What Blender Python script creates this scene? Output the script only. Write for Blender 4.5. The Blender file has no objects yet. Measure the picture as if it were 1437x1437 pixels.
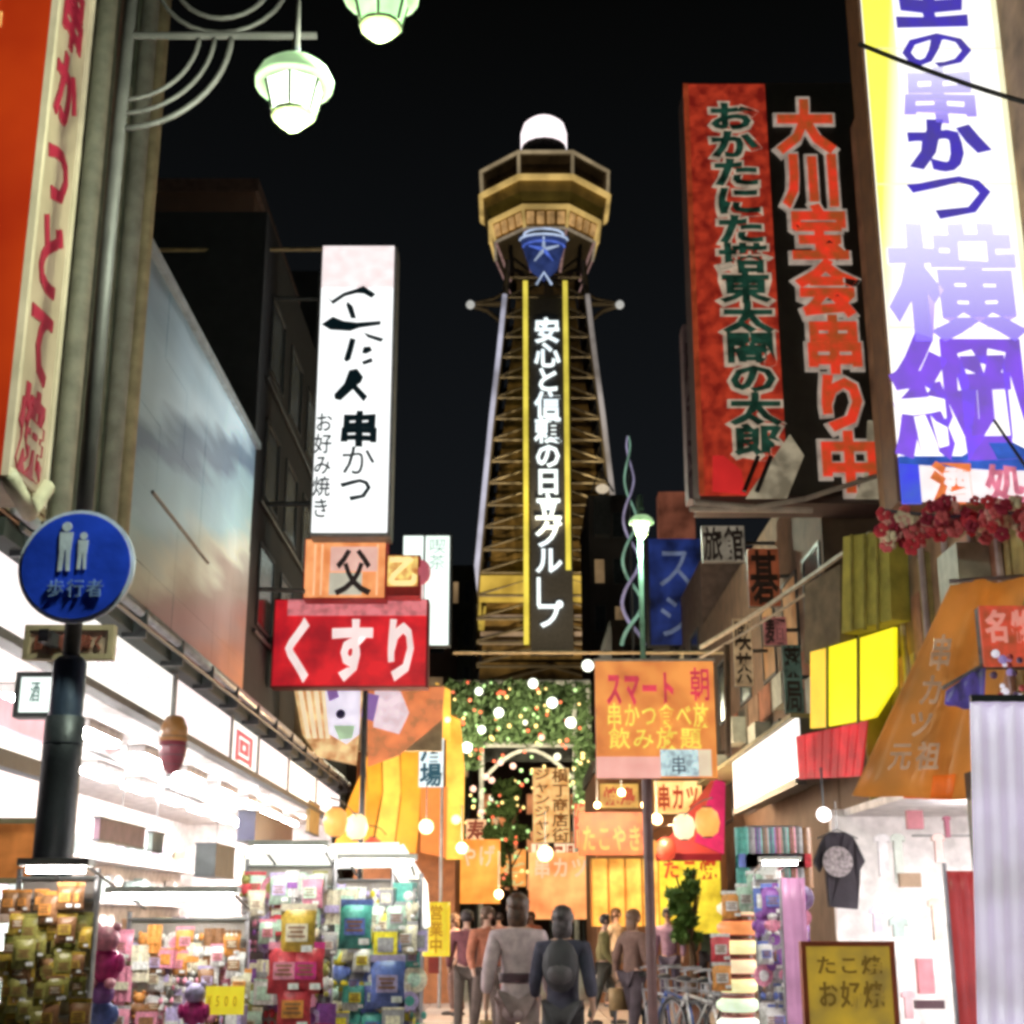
import bpy, bmesh, math, random
from mathutils import Vector, Matrix, noise
random.seed(7)
sc = bpy.context.scene
COL = sc.collection
PI = math.pi

# ---------------------------------------------------------------- camera, world, exposure
CAMZ = 1.5
PITCH = math.radians(16.3)
F = 1958.0                      # focal length in photo pixels (photo is 1437 square)
cam = bpy.data.cameras.new('camera')
cam.sensor_width = 36
cam.lens = F / 1437 * 36
cam.clip_start = 0.1
cam.clip_end = 2000
cam_ob = bpy.data.objects.new('camera', cam)
COL.objects.link(cam_ob)
cam_ob.location = (0, 0, CAMZ)
cam_ob.rotation_euler = (PI / 2 + PITCH, 0, 0)
sc.camera = cam_ob

world = bpy.data.worlds.new('World')
sc.world = world
world.use_nodes = True
wn = world.node_tree
bg = wn.nodes['Background']
tc = wn.nodes.new('ShaderNodeTexCoord')
sep = wn.nodes.new('ShaderNodeSeparateXYZ')
rmp = wn.nodes.new('ShaderNodeValToRGB')
wn.links.new(tc.outputs['Generated'], sep.inputs[0])
wn.links.new(sep.outputs['Z'], rmp.inputs[0])
wn.links.new(rmp.outputs[0], bg.inputs[0])
rmp.color_ramp.elements[0].position = 0.05
rmp.color_ramp.elements[0].color = (0.010, 0.012, 0.015, 1)
rmp.color_ramp.elements[1].position = 0.60
rmp.color_ramp.elements[1].color = (0.0016, 0.0017, 0.0016, 1)
bg.inputs[1].default_value = 1.0

sc.view_settings.view_transform = 'Standard'
sc.view_settings.look = 'None'
sc.view_settings.gamma = 1
sc.view_settings.exposure = 0.0
sc.view_settings.use_curve_mapping = False
sc.cycles.use_denoising = True
sc.cycles.max_bounces = 6
sc.cycles.diffuse_bounces = 3
sc.cycles.glossy_bounces = 3
sc.cycles.sample_clamp_indirect = 4.0
sc.cycles.filter_width = 3.4
sc.cycles.caustics_reflective = False
sc.cycles.caustics_refractive = False

# ---------------------------------------------------------------- surveying helpers
CS, SN = math.cos(PITCH), math.sin(PITCH)
def _ray(px, py):
    u = (px - 718.5) / F
    v = (718.5 - py) / F
    return u, CS - v * SN, SN + v * CS
def at(px, py, Y):
    u, a, b = _ray(px, py)
    t = Y / a
    return Vector((u * t, Y, CAMZ + b * t))
def onx(px, py, X):
    u, a, b = _ray(px, py)
    t = X / u
    return Vector((X, a * t, CAMZ + b * t))
def rect(x0, y0, x1, y1, Y):
    """survey of an upright board facing the street end: X0, Z0, X1, Z1"""
    ym = (y0 + y1) / 2
    a, b = at(x0, ym, Y), at(x1, ym, Y)
    z0, z1 = sorted((at((x0 + x1) / 2, y1, Y).z, at((x0 + x1) / 2, y0, Y).z))
    return a.x, z0, b.x, z1

# ---------------------------------------------------------------- materials
_mats = {}
def mat(name, col, rough=0.7, metal=0.0, var=0.25, scale=6.0, bump=0.15, spec=0.5):
    if name in _mats: return _mats[name]
    m = bpy.data.materials.new(name); m.use_nodes = True
    n = m.node_tree; b = n.nodes['Principled BSDF']
    b.inputs['Roughness'].default_value = rough
    b.inputs['Metallic'].default_value = metal
    b.inputs['Specular IOR Level'].default_value = spec
    t = n.nodes.new('ShaderNodeTexCoord')
    nz = n.nodes.new('ShaderNodeTexNoise'); nz.inputs['Scale'].default_value = scale; nz.inputs['Detail'].default_value = 6
    n.links.new(t.outputs['Object'], nz.inputs['Vector'])
    r = n.nodes.new('ShaderNodeValToRGB')
    r.color_ramp.elements[0].position = 0.3; r.color_ramp.elements[1].position = 0.7
    lo = [max(0, c * (1 - var)) for c in col]; hi = [min(1, c * (1 + var)) for c in col]
    r.color_ramp.elements[0].color = (*lo, 1); r.color_ramp.elements[1].color = (*hi, 1)
    n.links.new(nz.outputs['Fac'], r.inputs[0]); n.links.new(r.outputs[0], b.inputs['Base Color'])
    if bump:
        bp = n.nodes.new('ShaderNodeBump'); bp.inputs['Strength'].default_value = bump; bp.inputs['Distance'].default_value = 0.02
        n2 = n.nodes.new('ShaderNodeTexNoise'); n2.inputs['Scale'].default_value = scale * 5; n2.inputs['Detail'].default_value = 4
        n.links.new(t.outputs['Object'], n2.inputs['Vector'])
        n.links.new(n2.outputs['Fac'], bp.inputs['Height']); n.links.new(bp.outputs[0], b.inputs['Normal'])
    _mats[name] = m
    return m
def emi(name, col, s=1.0, var=0.12, scale=3.0, col2=None, base=None):
    """emissive colour: lit acrylic, neon, lamp glass, and sheets or cloth given an added glow"""
    if name in _mats: return _mats[name]
    m = bpy.data.materials.new(name); m.use_nodes = True
    n = m.node_tree; b = n.nodes['Principled BSDF']
    b.inputs['Base Color'].default_value = (*(base or [c * 0.5 for c in col]), 1)
    b.inputs['Roughness'].default_value = 0.4
    t = n.nodes.new('ShaderNodeTexCoord')
    nz = n.nodes.new('ShaderNodeTexNoise'); nz.inputs['Scale'].default_value = scale; nz.inputs['Detail'].default_value = 3
    n.links.new(t.outputs['Object'], nz.inputs['Vector'])
    r = n.nodes.new('ShaderNodeValToRGB')
    r.color_ramp.elements[0].position = 0.35; r.color_ramp.elements[1].position = 0.65
    c2 = col2 or col
    r.color_ramp.elements[0].color = (*[c * (1 - var) for c in c2], 1)
    r.color_ramp.elements[1].color = (*[min(1, c * (1 + var)) for c in col], 1)
    n.links.new(nz.outputs['Fac'], r.inputs[0]); n.links.new(r.outputs[0], b.inputs['Emission Color'])
    b.inputs['Emission Strength'].default_value = s
    _mats[name] = m
    return m
def gradprint(name, lo, hi, s=1.0):
    """lit print whose ink runs from one colour at the foot of the character to another at its head"""
    if name in _mats: return _mats[name]
    m = bpy.data.materials.new(name); m.use_nodes = True
    n = m.node_tree; b = n.nodes['Principled BSDF']
    t = n.nodes.new('ShaderNodeTexCoord'); sp = n.nodes.new('ShaderNodeSeparateXYZ'); r = n.nodes.new('ShaderNodeValToRGB')
    n.links.new(t.outputs['Generated'], sp.inputs[0]); n.links.new(sp.outputs['Z'], r.inputs[0])
    r.color_ramp.elements[0].color = (*lo, 1); r.color_ramp.elements[1].color = (*hi, 1)
    n.links.new(r.outputs[0], b.inputs['Emission Color']); n.links.new(r.outputs[0], b.inputs['Base Color'])
    b.inputs['Emission Strength'].default_value = s
    _mats[name] = m
    return m

BLACK = mat('black_paint', (0.012, 0.012, 0.012), 0.5)
DARK = mat('dark_render', (0.035, 0.036, 0.036), 0.85)
OLIVE = mat('olive_render', (0.13, 0.12, 0.085), 0.85, scale=3, var=0.35)
BROWN = mat('brown_render', (0.10, 0.06, 0.038), 0.8, scale=3, var=0.35)
TAN = mat('tan_paint', (0.42, 0.33, 0.20), 0.7)
STEEL = mat('grey_steel', (0.30, 0.30, 0.31), 0.4, 0.6)
IRON = mat('dark_iron', (0.06, 0.065, 0.07), 0.5, 0.3)
WHITE = mat('white_paint', (0.75, 0.73, 0.72), 0.6)
REDP = mat('red_paint', (0.42, 0.02, 0.02), 0.5)
CREAM = mat('cream_paint', (0.62, 0.55, 0.42), 0.7)

# ---------------------------------------------------------------- mesh helpers
class MB:
    def __init__(s): s.v = []; s.f = []
    def box(s, x0, y0, z0, x1, y1, z1):
        n = len(s.v)
        s.v += [(x0,y0,z0),(x1,y0,z0),(x1,y1,z0),(x0,y1,z0),(x0,y0,z1),(x1,y0,z1),(x1,y1,z1),(x0,y1,z1)]
        s.f += [tuple(n+i for i in q) for q in ((0,3,2,1),(4,5,6,7),(0,1,5,4),(1,2,6,5),(2,3,7,6),(3,0,4,7))]
        return s
    def quad(s, p, t):
        """slab: four front corners, thickness t behind them"""
        p = [Vector(q) for q in p]
        nrm = (p[1]-p[0]).cross(p[-1]-p[0]).normalized()
        n = len(s.v); k = len(p)
        s.v += [tuple(q) for q in p] + [tuple(q - nrm*t) for q in p]
        s.f.append(tuple(range(n, n+k))); s.f.append(tuple(range(n+2*k-1, n+k-1, -1)))
        for i in range(k):
            j = (i+1) % k
            s.f.append((n+j, n+i, n+k+i, n+k+j))
        return s
    def tube(s, pts, r, seg=8, r2=None):
        pts = [Vector(p) for p in pts]; m = len(pts); n = len(s.v)
        up = Vector((0,0,1))
        for i, p in enumerate(pts):
            d = (pts[min(i+1,m-1)] - pts[max(i-1,0)])
            d = d.normalized() if d.length > 1e-9 else up
            a = d.cross(up)
            if a.length < 1e-3: a = d.cross(Vector((0,1,0)))
            a.normalize(); b = d.cross(a).normalized()
            rr = r if r2 is None else r + (r2-r)*i/(m-1)
            for k in range(seg):
                t = 2*PI*k/seg
                s.v.append(tuple(p + (a*math.cos(t)+b*math.sin(t))*rr))
        for i in range(m-1):
            for k in range(seg):
                k2 = (k+1) % seg
                s.f.append((n+i*seg+k, n+i*seg+k2, n+(i+1)*seg+k2, n+(i+1)*seg+k))
        s.f.append(tuple(n+k for k in range(seg-1,-1,-1))); s.f.append(tuple(n+(m-1)*seg+k for k in range(seg)))
        return s
    def lathe(s, cx, cy, prof, seg=12, rot=0.0, sy=1.0):
        """profile of (radius, z)"""
        n = len(s.v); m = len(prof)
        for r, z in prof:
            for k in range(seg):
                t = 2*PI*k/seg + rot
                s.v.append((cx + r*math.cos(t), cy + sy*r*math.sin(t), z))
        for i in range(m-1):
            for k in range(seg):
                k2 = (k+1) % seg
                s.f.append((n+i*seg+k, n+i*seg+k2, n+(i+1)*seg+k2, n+(i+1)*seg+k))
        s.f.append(tuple(n+k for k in range(seg-1,-1,-1))); s.f.append(tuple(n+(m-1)*seg+k for k in range(seg)))
        return s
    def ball(s, c, rx, ry=None, rz=None, seg=10, rings=7):
        ry = ry or rx; rz = rz or rx; n = len(s.v)
        for i in range(rings+1):
            a = -PI/2 + PI*i/rings
            for k in range(seg):
                t = 2*PI*k/seg
                s.v.append((c[0]+rx*math.cos(a)*math.cos(t), c[1]+ry*math.cos(a)*math.sin(t), c[2]+rz*math.sin(a)))
        for i in range(rings):
            for k in range(seg):
                k2 = (k+1) % seg
                s.f.append((n+i*seg+k, n+i*seg+k2, n+(i+1)*seg+k2, n+(i+1)*seg+k))
        return s
    def build(s, name, m, parent=None, smooth=False):
        me = bpy.data.meshes.new(name)
        off = parent_loc(parent)
        me.from_pydata([(a-off.x, b-off.y, c-off.z) for a,b,c in s.v], [], s.f)
        me.materials.append(m)
        me.update()
        if smooth:
            me.polygons.foreach_set('use_smooth', [True]*len(me.polygons)); me.update()
        o = bpy.data.objects.new(name, me); COL.objects.link(o)
        if parent is not None: o.parent = parent
        return o
def parent_loc(p):
    l = Vector((0,0,0))
    while p is not None:
        l += Vector(p.location); p = p.parent
    return l
def thing(name, label, cat, loc=(0,0,0), group=None):
    o = bpy.data.objects.new(name, None); COL.objects.link(o)
    o.empty_display_size = 0.1
    o.location = loc; o['label'] = label; o['category'] = cat
    if group: o['group'] = group
    return o
def tag(o, label, cat, group=None):
    o['label'] = label; o['category'] = cat
    if group: o['group'] = group
    return o
def structure(o): o['kind'] = 'structure'; return o
def stuff(o): o['kind'] = 'stuff'; return o
def B(name, m, parent, x0, y0, z0, x1, y1, z1):
    return MB().box(x0,y0,z0,x1,y1,z1).build(name, m, parent)
def copy_tree(o, parent=None):
    c = o.copy(); COL.objects.link(c); c.parent = parent
    for ch in list(o.children): copy_tree(ch, c)
    return c

# ---------------------------------------------------------------- lettering
_gl = {}
def glyph(ch, bold, ext):
    k = (ch, round(bold,3), round(ext,3))
    if k in _gl: return _gl[k]
    c = bpy.data.curves.new('lettering', 'FONT'); c.body = ch; c.size = 1; c.resolution_u = 2
    c.offset = bold; c.extrude = ext; c.fill_mode = 'BOTH'
    o = bpy.data.objects.new('lettering', c); COL.objects.link(o)
    dg = bpy.context.evaluated_depsgraph_get()
    me = bpy.data.meshes.new_from_object(o.evaluated_get(dg))
    vs = [tuple(v.co) for v in me.vertices]; fs = [tuple(p.vertices) for p in me.polygons]
    bpy.data.objects.remove(o); bpy.data.curves.remove(c); bpy.data.meshes.remove(me)
    _gl[k] = (vs, fs); return _gl[k]
def letter(ch, O, R, U, w, h, m, parent, bold=0.0, depth=0.012, brush=0.0, lift=0.004, name='character'):
    """one character in the cell whose lower corner is O, width w along R, height h along U"""
    vs, fs = glyph(ch, bold, 0.02)
    if not vs: return None
    R = Vector(R).normalized(); U = Vector(U).normalized(); N = R.cross(U)
    mb = MB()
    for x, y, z in vs:
        if brush:
            q = noise.noise_vector(Vector((x*3.1, y*3.1, ord(ch)*0.7)))
            x += q.x*brush; y += q.y*brush
        p = Vector(O) + R*(x*w) + U*((y+0.08)/0.93*h) + N*(lift + (z/0.02*0.5+0.5)*depth)
        mb.v.append(tuple(p))
    mb.f = list(fs)
    return mb.build(name, m, parent)
def vtext(s, x0, z0, x1, z1, Y, m, parent, bold=0.0, fill=0.92, brush=0.0, depth=0.012, lift=0.004, mats=None, name='character'):
    """column of characters from the top down on a board facing the street end at plane Y"""
    n = len(s); ch = (z1-z0)/n; w = x1-x0
    for i, c in enumerate(s):
        if c == ' ': continue
        mm = mats[i] if mats else m
        gh = ch*fill
        letter(c, (x0+w*(1-fill)/2, Y, z1-(i+1)*ch+(ch-gh)/2), (1,0,0), (0,0,1), w*fill, gh, mm, parent, bold, depth, brush, lift, name)
def htext(s, x0, z0, x1, z1, Y, m, parent, bold=0.0, fill=0.92, brush=0.0, depth=0.012, lift=0.004):
    n = len(s); cw = (x1-x0)/n
    for i, c in enumerate(s):
        if c == ' ': continue
        letter(c, (x0+i*cw+cw*(1-fill)/2, Y, z0+(z1-z0)*(1-fill)/2), (1,0,0), (0,0,1), cw*fill, (z1-z0)*fill, m, parent, bold, depth, brush, lift)
def sidetext(s, X, y0, z0, y1, z1, face, m, parent, vertical=False, bold=0.0, fill=0.9, depth=0.01):
    """characters on a board in the plane X; face=+1 looks towards +X"""
    R = (0, face, 0); n = len(s)
    L = y1-y0
    for i, c in enumerate(s):
        if c == ' ': continue
        if vertical:
            h = (z1-z0)/n; O = (X, y0 if face > 0 else y1, z1-(i+1)*h)
            letter(c, O, R, (0,0,1), L*fill, h*fill, m, parent, bold, depth)
        else:
            w = L/n
            O = (X, y0+i*w if face > 0 else y1-i*w, z0)
            letter(c, O, R, (0,0,1), w*fill, (z1-z0)*fill, m, parent, bold, depth)

# ================================================================ ground
structure(B('ground', mat('dark_earth', (0.05,0.05,0.05), 0.9, scale=0.5), None, -700,-300,-0.5, 700,1200,-0.012))
STR = mat('street_paving', (0.26,0.23,0.22), 0.55, scale=1.2, var=0.3)
road = structure(MB().box(-4.6,-6,-0.01,4.6,150,0).build('street', STR))
# paving tiles: individual ones where they can be told apart
tile_m = [mat('paver_%s' % k, c, 0.5, scale=4) for k, c in (('grey',(0.27,0.24,0.23)),('warm',(0.31,0.25,0.22)),('pale',(0.34,0.31,0.29)))]
tme = []
for m_ in tile_m:
    o = MB().box(-0.29,-0.29,0.0,0.29,0.29,0.018).build('tile', m_, road); tme.append(o)
k = 0
for iy in range(12):
    for ix in range(-6, 7):
        src = tme[random.randrange(3)]
        o = src if k < 0 else src.copy()
        COL.objects.link(o); o.parent = road
        o.location = (ix*0.6, 21.4+iy*0.6, 0.0 + random.uniform(-0.002,0.003))
        k += 1
for i, o in enumerate(tme): o.location = (-4.2, 20.8+0.6*i, 0)

# ================================================================ tower, 160 m up the street
TY = 160.0
TX = at(766, 600, TY).x
tow = thing('observation_tower', 'tall lit steel tower with an octagonal deck and white neon column at the street end', 'tower', (TX, TY, 0))
T_ST = mat('tower_steel', (0.26,0.22,0.16), 0.5, 0.3, scale=0.5)
T_GOLD = mat('tower_gold_panel', (0.50,0.36,0.12), 0.5, 0.2, scale=0.4, var=0.4)
T_DK = mat('tower_dark_panel', (0.05,0.05,0.055), 0.6)
NEON_Y = emi('yellow_neon', (0.78,0.66,0.09), 0.85, var=0.25, scale=0.3)
NEON_G = emi('gold_neon', (0.62,0.42,0.14), 0.75, var=0.35, scale=0.35)
NEON_W = emi('white_blue_neon', (0.80,0.92,1.0), 1.35, scale=0.5)
NEON_L = emi('lilac_neon', (0.50,0.50,0.62), 0.75, var=0.4, scale=0.2)
prof = [(0,14.5),(10,11.6),(20,9.8),(32.6,8.5),(45,7.5),(58,6.4),(66,5.6),(74,4.9),(79,4.6)]
def hw(z):
    for (z0,w0),(z1,w1) in zip(prof, prof[1:]):
        if z <= z1: return w0+(w1-w0)*(z-z0)/(z1-z0)
    return prof[-1][1]
ZS = [0,10,20]+[20+ i*2.7 for i in range(1,22)]
for sx in (-1,1):
    for sy in (-1,1):
        MB().tube([(TX+sx*hw(z), TY+sy*hw(z), z) for z,_ in prof], 0.62, 6, 0.35).build('leg', T_ST, tow)
for sx in (-1,1):     # lit edge tubes
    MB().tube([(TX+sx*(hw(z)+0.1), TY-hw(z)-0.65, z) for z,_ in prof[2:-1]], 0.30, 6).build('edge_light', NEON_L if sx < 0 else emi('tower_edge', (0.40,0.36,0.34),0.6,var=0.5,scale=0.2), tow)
for i, z in enumerate(ZS):
    w = hw(z)
    for (ax, ay, bx, by) in ((-1,-1,1,-1),(-1,1,1,1),(-1,-1,-1,1),(1,-1,1,1)):
        MB().tube([(TX+ax*w,TY+ay*w,z),(TX+bx*w,TY+by*w,z)], 0.17, 4).build('cross_beam', T_ST, tow)
        if 1 < i < len(ZS)-1:
            w2 = hw(ZS[i+1]); z2 = ZS[i+1]
            MB().tube([(TX+ax*w,TY+ay*w,z),(TX+bx*w2*0.05+ (0 if ax!=bx else ax*w2),TY+(ay*w2 if ay==by else 0),z2)], 0.15, 4).build('brace', T_ST, tow)
            MB().tube([(TX+bx*w,TY+by*w,z),(TX+(0 if ax!=bx else ax*w2),TY+(ay*w2 if ay==by else 0),z2)], 0.15, 4).build('brace', T_ST, tow)
# core shaft
MB().lathe(TX,TY,[((hw(z)-1.3)*1.414,z) for z in (0,20,32,45,58,70,78)],4,PI/4).build('shaft_screen', mat('shaft_screen',(0.23,0.15,0.05),0.6,scale=0.6,var=0.75), tow)
MB().box(TX-3.0,TY-3.0,0,TX+3.0,TY+3.0,79).build('lift_shaft', mat('shaft_panel',(0.10,0.08,0.04),0.6,scale=0.3,var=0.5), tow)
# lit gold gallery round the legs at mid height
zg0, zg1 = at(770,845,TY-8).z, at(770,808,TY-8).z
wg = hw(zg0)-0.4
for (x0,y0,x1,y1) in ((-wg,-wg-0.3,-2.6,-wg),(2.4,-wg-0.3,wg,-wg),(-wg,wg,wg,wg+0.3),(-wg-0.3,-wg,-wg,wg),(wg,-wg,wg+0.3,wg)):
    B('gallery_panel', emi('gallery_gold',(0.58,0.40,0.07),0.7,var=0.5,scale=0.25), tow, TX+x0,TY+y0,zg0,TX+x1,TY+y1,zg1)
# lit floors between the legs
for k, (yy, hh) in enumerate(((870,7),(893,6),(905,5))):
    z = at(770,yy,TY-8).z
    for sx in (-1,1):
        xa, xb = sorted((TX+sx*2.8, TX+sx*(hw(z)-1)))
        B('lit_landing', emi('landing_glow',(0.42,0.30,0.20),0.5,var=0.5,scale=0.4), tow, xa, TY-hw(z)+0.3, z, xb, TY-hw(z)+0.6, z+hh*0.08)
# sign column facing the street, with the characters one above another
YF = TY-8.9
xs0, zb, xs1, zt = rect(744, 905, 802, 418, YF)
B('sign_column', T_DK, tow, xs0, YF, zb-1, xs1, YF+1.6, zt)
for px in (738, 796):
    xa = at(px-3.5, 660, YF).x; xb = at(px+3.5, 660, YF).x
    z1 = at(px, 395, YF).z; z0 = at(px, 905 if px < 750 else 800, YF).z
    B('neon_strip', NEON_Y, tow, xa, YF-0.25, z0, xb, YF-0.05, z1)
zt2 = at(770,448,YF).z; zb2 = at(770,882,YF).z
cx0, cx1 = at(750,660,YF).x, at(788,660,YF).x
vtext('安心と信頼の日立グループ'.replace('ー','|'), cx0, zb2, cx1, zt2, YF-0.3, NEON_W, tow, bold=0.028, fill=1.0, depth=0.1)
# deck: octagonal tiers
def octa(r0, z0, r1, z1, name, m, extra=None):
    return MB().lathe(TX, TY, [(r0,z0),(r1,z1)] if extra is None else extra, 8, PI/8).build(name, m, tow)
octa(4.6,77.6,6.6,82.6,'deck_underside',mat('deck_under',(0.20,0.16,0.10),0.6,scale=0.4))
octa(6.6,82.6,7.2,85.2,'lower_deck',T_GOLD)
octa(7.9,87.0,8.5,88.6,'upper_deck_base',T_GOLD)
octa(7.1,85.2,7.9,87.0,'deck_skirt',mat('deck_skirt',(0.24,0.20,0.05),0.5,scale=0.4,var=0.4))
octa(8.1,88.6,8.5,91.6,'upper_deck',mat('deck_glass',(0.14,0.10,0.06),0.25,0.2,scale=0.4,var=0.5))
MB().lathe(TX,TY,[(8.6,91.6),(8.6,92.3),(3.6,93.6),(3.3,94.2)],8,PI/8).build('deck_roof', mat('deck_roof',(0.30,0.26,0.2),0.6), tow)
def ring(r, z, t, m):
    pts = [(TX+r*math.cos(PI/8+k*PI/4), TY+r*math.sin(PI/8+k*PI/4), z) for k in range(9)]
    return MB().tube(pts, t, 6).build('rim_light', m, tow)
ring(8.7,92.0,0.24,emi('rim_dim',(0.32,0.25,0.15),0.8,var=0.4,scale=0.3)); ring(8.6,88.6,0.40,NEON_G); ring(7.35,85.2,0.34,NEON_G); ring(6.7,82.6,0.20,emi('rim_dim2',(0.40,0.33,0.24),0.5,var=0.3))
for k in range(8):
    a = PI/8+k*PI/4
    MB().tube([(TX+7.35*math.cos(a),TY+7.35*math.sin(a),85.2),(TX+6.7*math.cos(a),TY+6.7*math.sin(a),82.6)],0.22,5).build('corner_rib', NEON_G, tow)
    MB().tube([(TX+8.65*math.cos(a),TY+8.65*math.sin(a),92.0),(TX+8.55*math.cos(a),TY+8.55*math.sin(a),88.6)],0.22,5).build('corner_rib', emi('rim_dim',(0,0,0)), tow)
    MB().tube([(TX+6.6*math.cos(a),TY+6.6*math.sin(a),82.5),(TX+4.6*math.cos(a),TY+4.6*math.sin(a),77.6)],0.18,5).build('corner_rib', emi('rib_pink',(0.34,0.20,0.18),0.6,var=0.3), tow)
for k in range(3):   # windows of the lower deck, front three sides
    for j in range(4):
        a = -PI/2+(k-1)*PI/4; r = 6.98*math.cos(PI/8)
        px_, py_ = TX+r*math.cos(a), TY+r*math.sin(a); tx_, ty_ = -math.sin(a), math.cos(a)
        d = (j-1.5)*1.25
        MB().quad([(px_+tx_*(d-0.45)+math.cos(a)*q, py_+ty_*(d-0.45)+math.sin(a)*q, z) for q,z in ((-0.02,83.1),)] +
                  [(px_+tx_*(d+0.45)-math.cos(a)*0.02, py_+ty_*(d+0.45)-math.sin(a)*0.02, 83.1),
                   (px_+tx_*(d+0.45)+math.cos(a)*0.3, py_+ty_*(d+0.45)+math.sin(a)*0.3, 84.6),
                   (px_+tx_*(d-0.45)+math.cos(a)*0.3, py_+ty_*(d-0.45)+math.sin(a)*0.3, 84.6)], 0.1).build('deck_window', emi('deck_win',(0.62,0.36,0.14),0.7,var=0.5,scale=0.6), tow)
# blue neon ornament under the deck
BLU = emi('blue_neon',(0.07,0.13,0.55),1.0,var=0.4,scale=0.8); PBL = emi('pale_blue_neon',(0.42,0.52,0.72),0.9,var=0.3,scale=0.5)
yb = TY-7.9
cB = at(763,350,yb)
MB().quad([(cB.x-3.0,yb,cB.z+1.8),(cB.x-1.6,yb+0.8,cB.z-2.4),(cB.x,yb+1.2,cB.z-3.6),(cB.x+1.6,yb+0.8,cB.z-2.4),(cB.x+3.0,yb,cB.z+1.8)][::1],0.3).build('ornament_panel', emi('navy_panel',(0.03,0.05,0.17),0.6,var=0.5,scale=0.6), tow)
for a in range(5):
    t = PI/2+a*2*PI/5
    MB().tube([(cB.x,yb-0.4,cB.z-0.2),(cB.x+1.9*math.cos(t),yb-0.3,cB.z-0.2+1.8*math.sin(t))],0.24,6,0.1).build('ornament_ray', BLU if a%2 else PBL, tow)
for dz, w, mm in ((1.9,2.9,PBL),(1.0,2.5,BLU),(2.6,2.4,PBL)):
    MB().tube([(cB.x+w*math.cos(PI-t*PI/8)*1.0, yb-0.35, cB.z+dz-0.9+0.9*math.sin(PI-t*PI/8)) for t in range(9)],0.15,5).build('ornament_arc', mm, tow)
MB().tube([(cB.x-0.9,yb-0.4,cB.z-4.8),(cB.x,yb-0.4,cB.z-3.2),(cB.x+0.9,yb-0.4,cB.z-4.8)],0.16,5).build('ornament_arc', PBL, tow)
# top turret and lit dome
MB().lathe(TX,TY,[(3.3,93.9),(3.3,95.8),(2.9,96.0),(2.9,97.2)],16).build('turret', mat('turret',(0.25,0.21,0.18),0.6), tow)
MB().lathe(TX,TY,[(3.0,97.2),(3.0,99.4),(2.7,100.4),(1.9,101.1),(0.6,101.4)],16).build('dome', emi('dome_light',(1.0,0.86,0.88),1.5,var=0.08,scale=0.3), tow, True)
# side wings with round lamps
for sx in (-1,1):
    zw = at(766,430,TY).z
    MB().tube([(TX+sx*4.5,TY,zw+0.4),(TX+sx*9.4,TY,zw+0.2)],0.42,6,0.22).build('wing_arm', T_ST, tow)
    MB().tube([(TX+sx*4.6,TY,zw-4.5),(TX+sx*5.6,TY,zw-2.0),(TX+sx*7.2,TY,zw-0.6),(TX+sx*9.0,TY,zw)],0.28,6).build('wing_brace', T_ST, tow)
    MB().tube([(TX+sx*4.6,TY,zw+2.2),(TX+sx*6.4,TY,zw+1.0),(TX+sx*9.0,TY,zw+0.4)],0.22,6).build('wing_brace', T_ST, tow)
    MB().ball((TX+sx*9.3,TY-0.5,zw),0.55).build('wing_lamp', emi('wing_lamp',(0.55,0.55,0.52),0.8), tow, True)
def spot(name, loc, target, power, col, size=40, rad=0.3):
    l = bpy.data.lights.new(name, 'SPOT'); l.energy = power; l.color = col; l.spot_size = math.radians(size); l.spot_blend = 0.6; l.shadow_soft_size = rad
    o = bpy.data.objects.new(name, l); COL.objects.link(o); o.location = loc
    o.rotation_euler = (Vector(target)-Vector(loc)).to_track_quat('-Z','Y').to_euler()
    return o
for sx in (-1,1):
    spot('floodlight', (TX+sx*14, TY-32, 14), (TX, TY, 62), 30000, (1.0,0.78,0.45), 60, 0.6)
spot('floodlight', (TX, TY-12, 40), (TX, TY, 92), 6500, (1.0,0.75,0.35), 70, 0.5)

# ================================================================ left row of buildings
LX = -3.8
def windows(parent, X, face, ys, zs, w, h, lit=0.2, litm=None):
    for y in ys:
        for z in zs:
            fr = MB()
            xo = X + face*0.03
            fr.box(min(X,xo),y-0.05,z-0.05,max(X,xo),y,z+h+0.05); fr.box(min(X,xo),y+w,z-0.05,max(X,xo),y+w+0.05,z+h+0.05)
            fr.box(min(X,xo),y,z-0.05,max(X,xo),y+w,z); fr.box(min(X,xo),y,z+h,max(X,xo),y+w,z+h+0.05)
            f = fr.build('window', IRON, parent)
            on = random.random() < lit
            xg = X + face*0.012
            MB().box(min(X+face*0.002,xg),y,z,max(X+face*0.002,xg),y+w,z+h).build('pane', (litm or emi('lit_window',(0.75,0.52,0.25),0.5,var=0.4)) if on else mat('dark_glass',(0.03,0.035,0.04),0.12), f)

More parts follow.
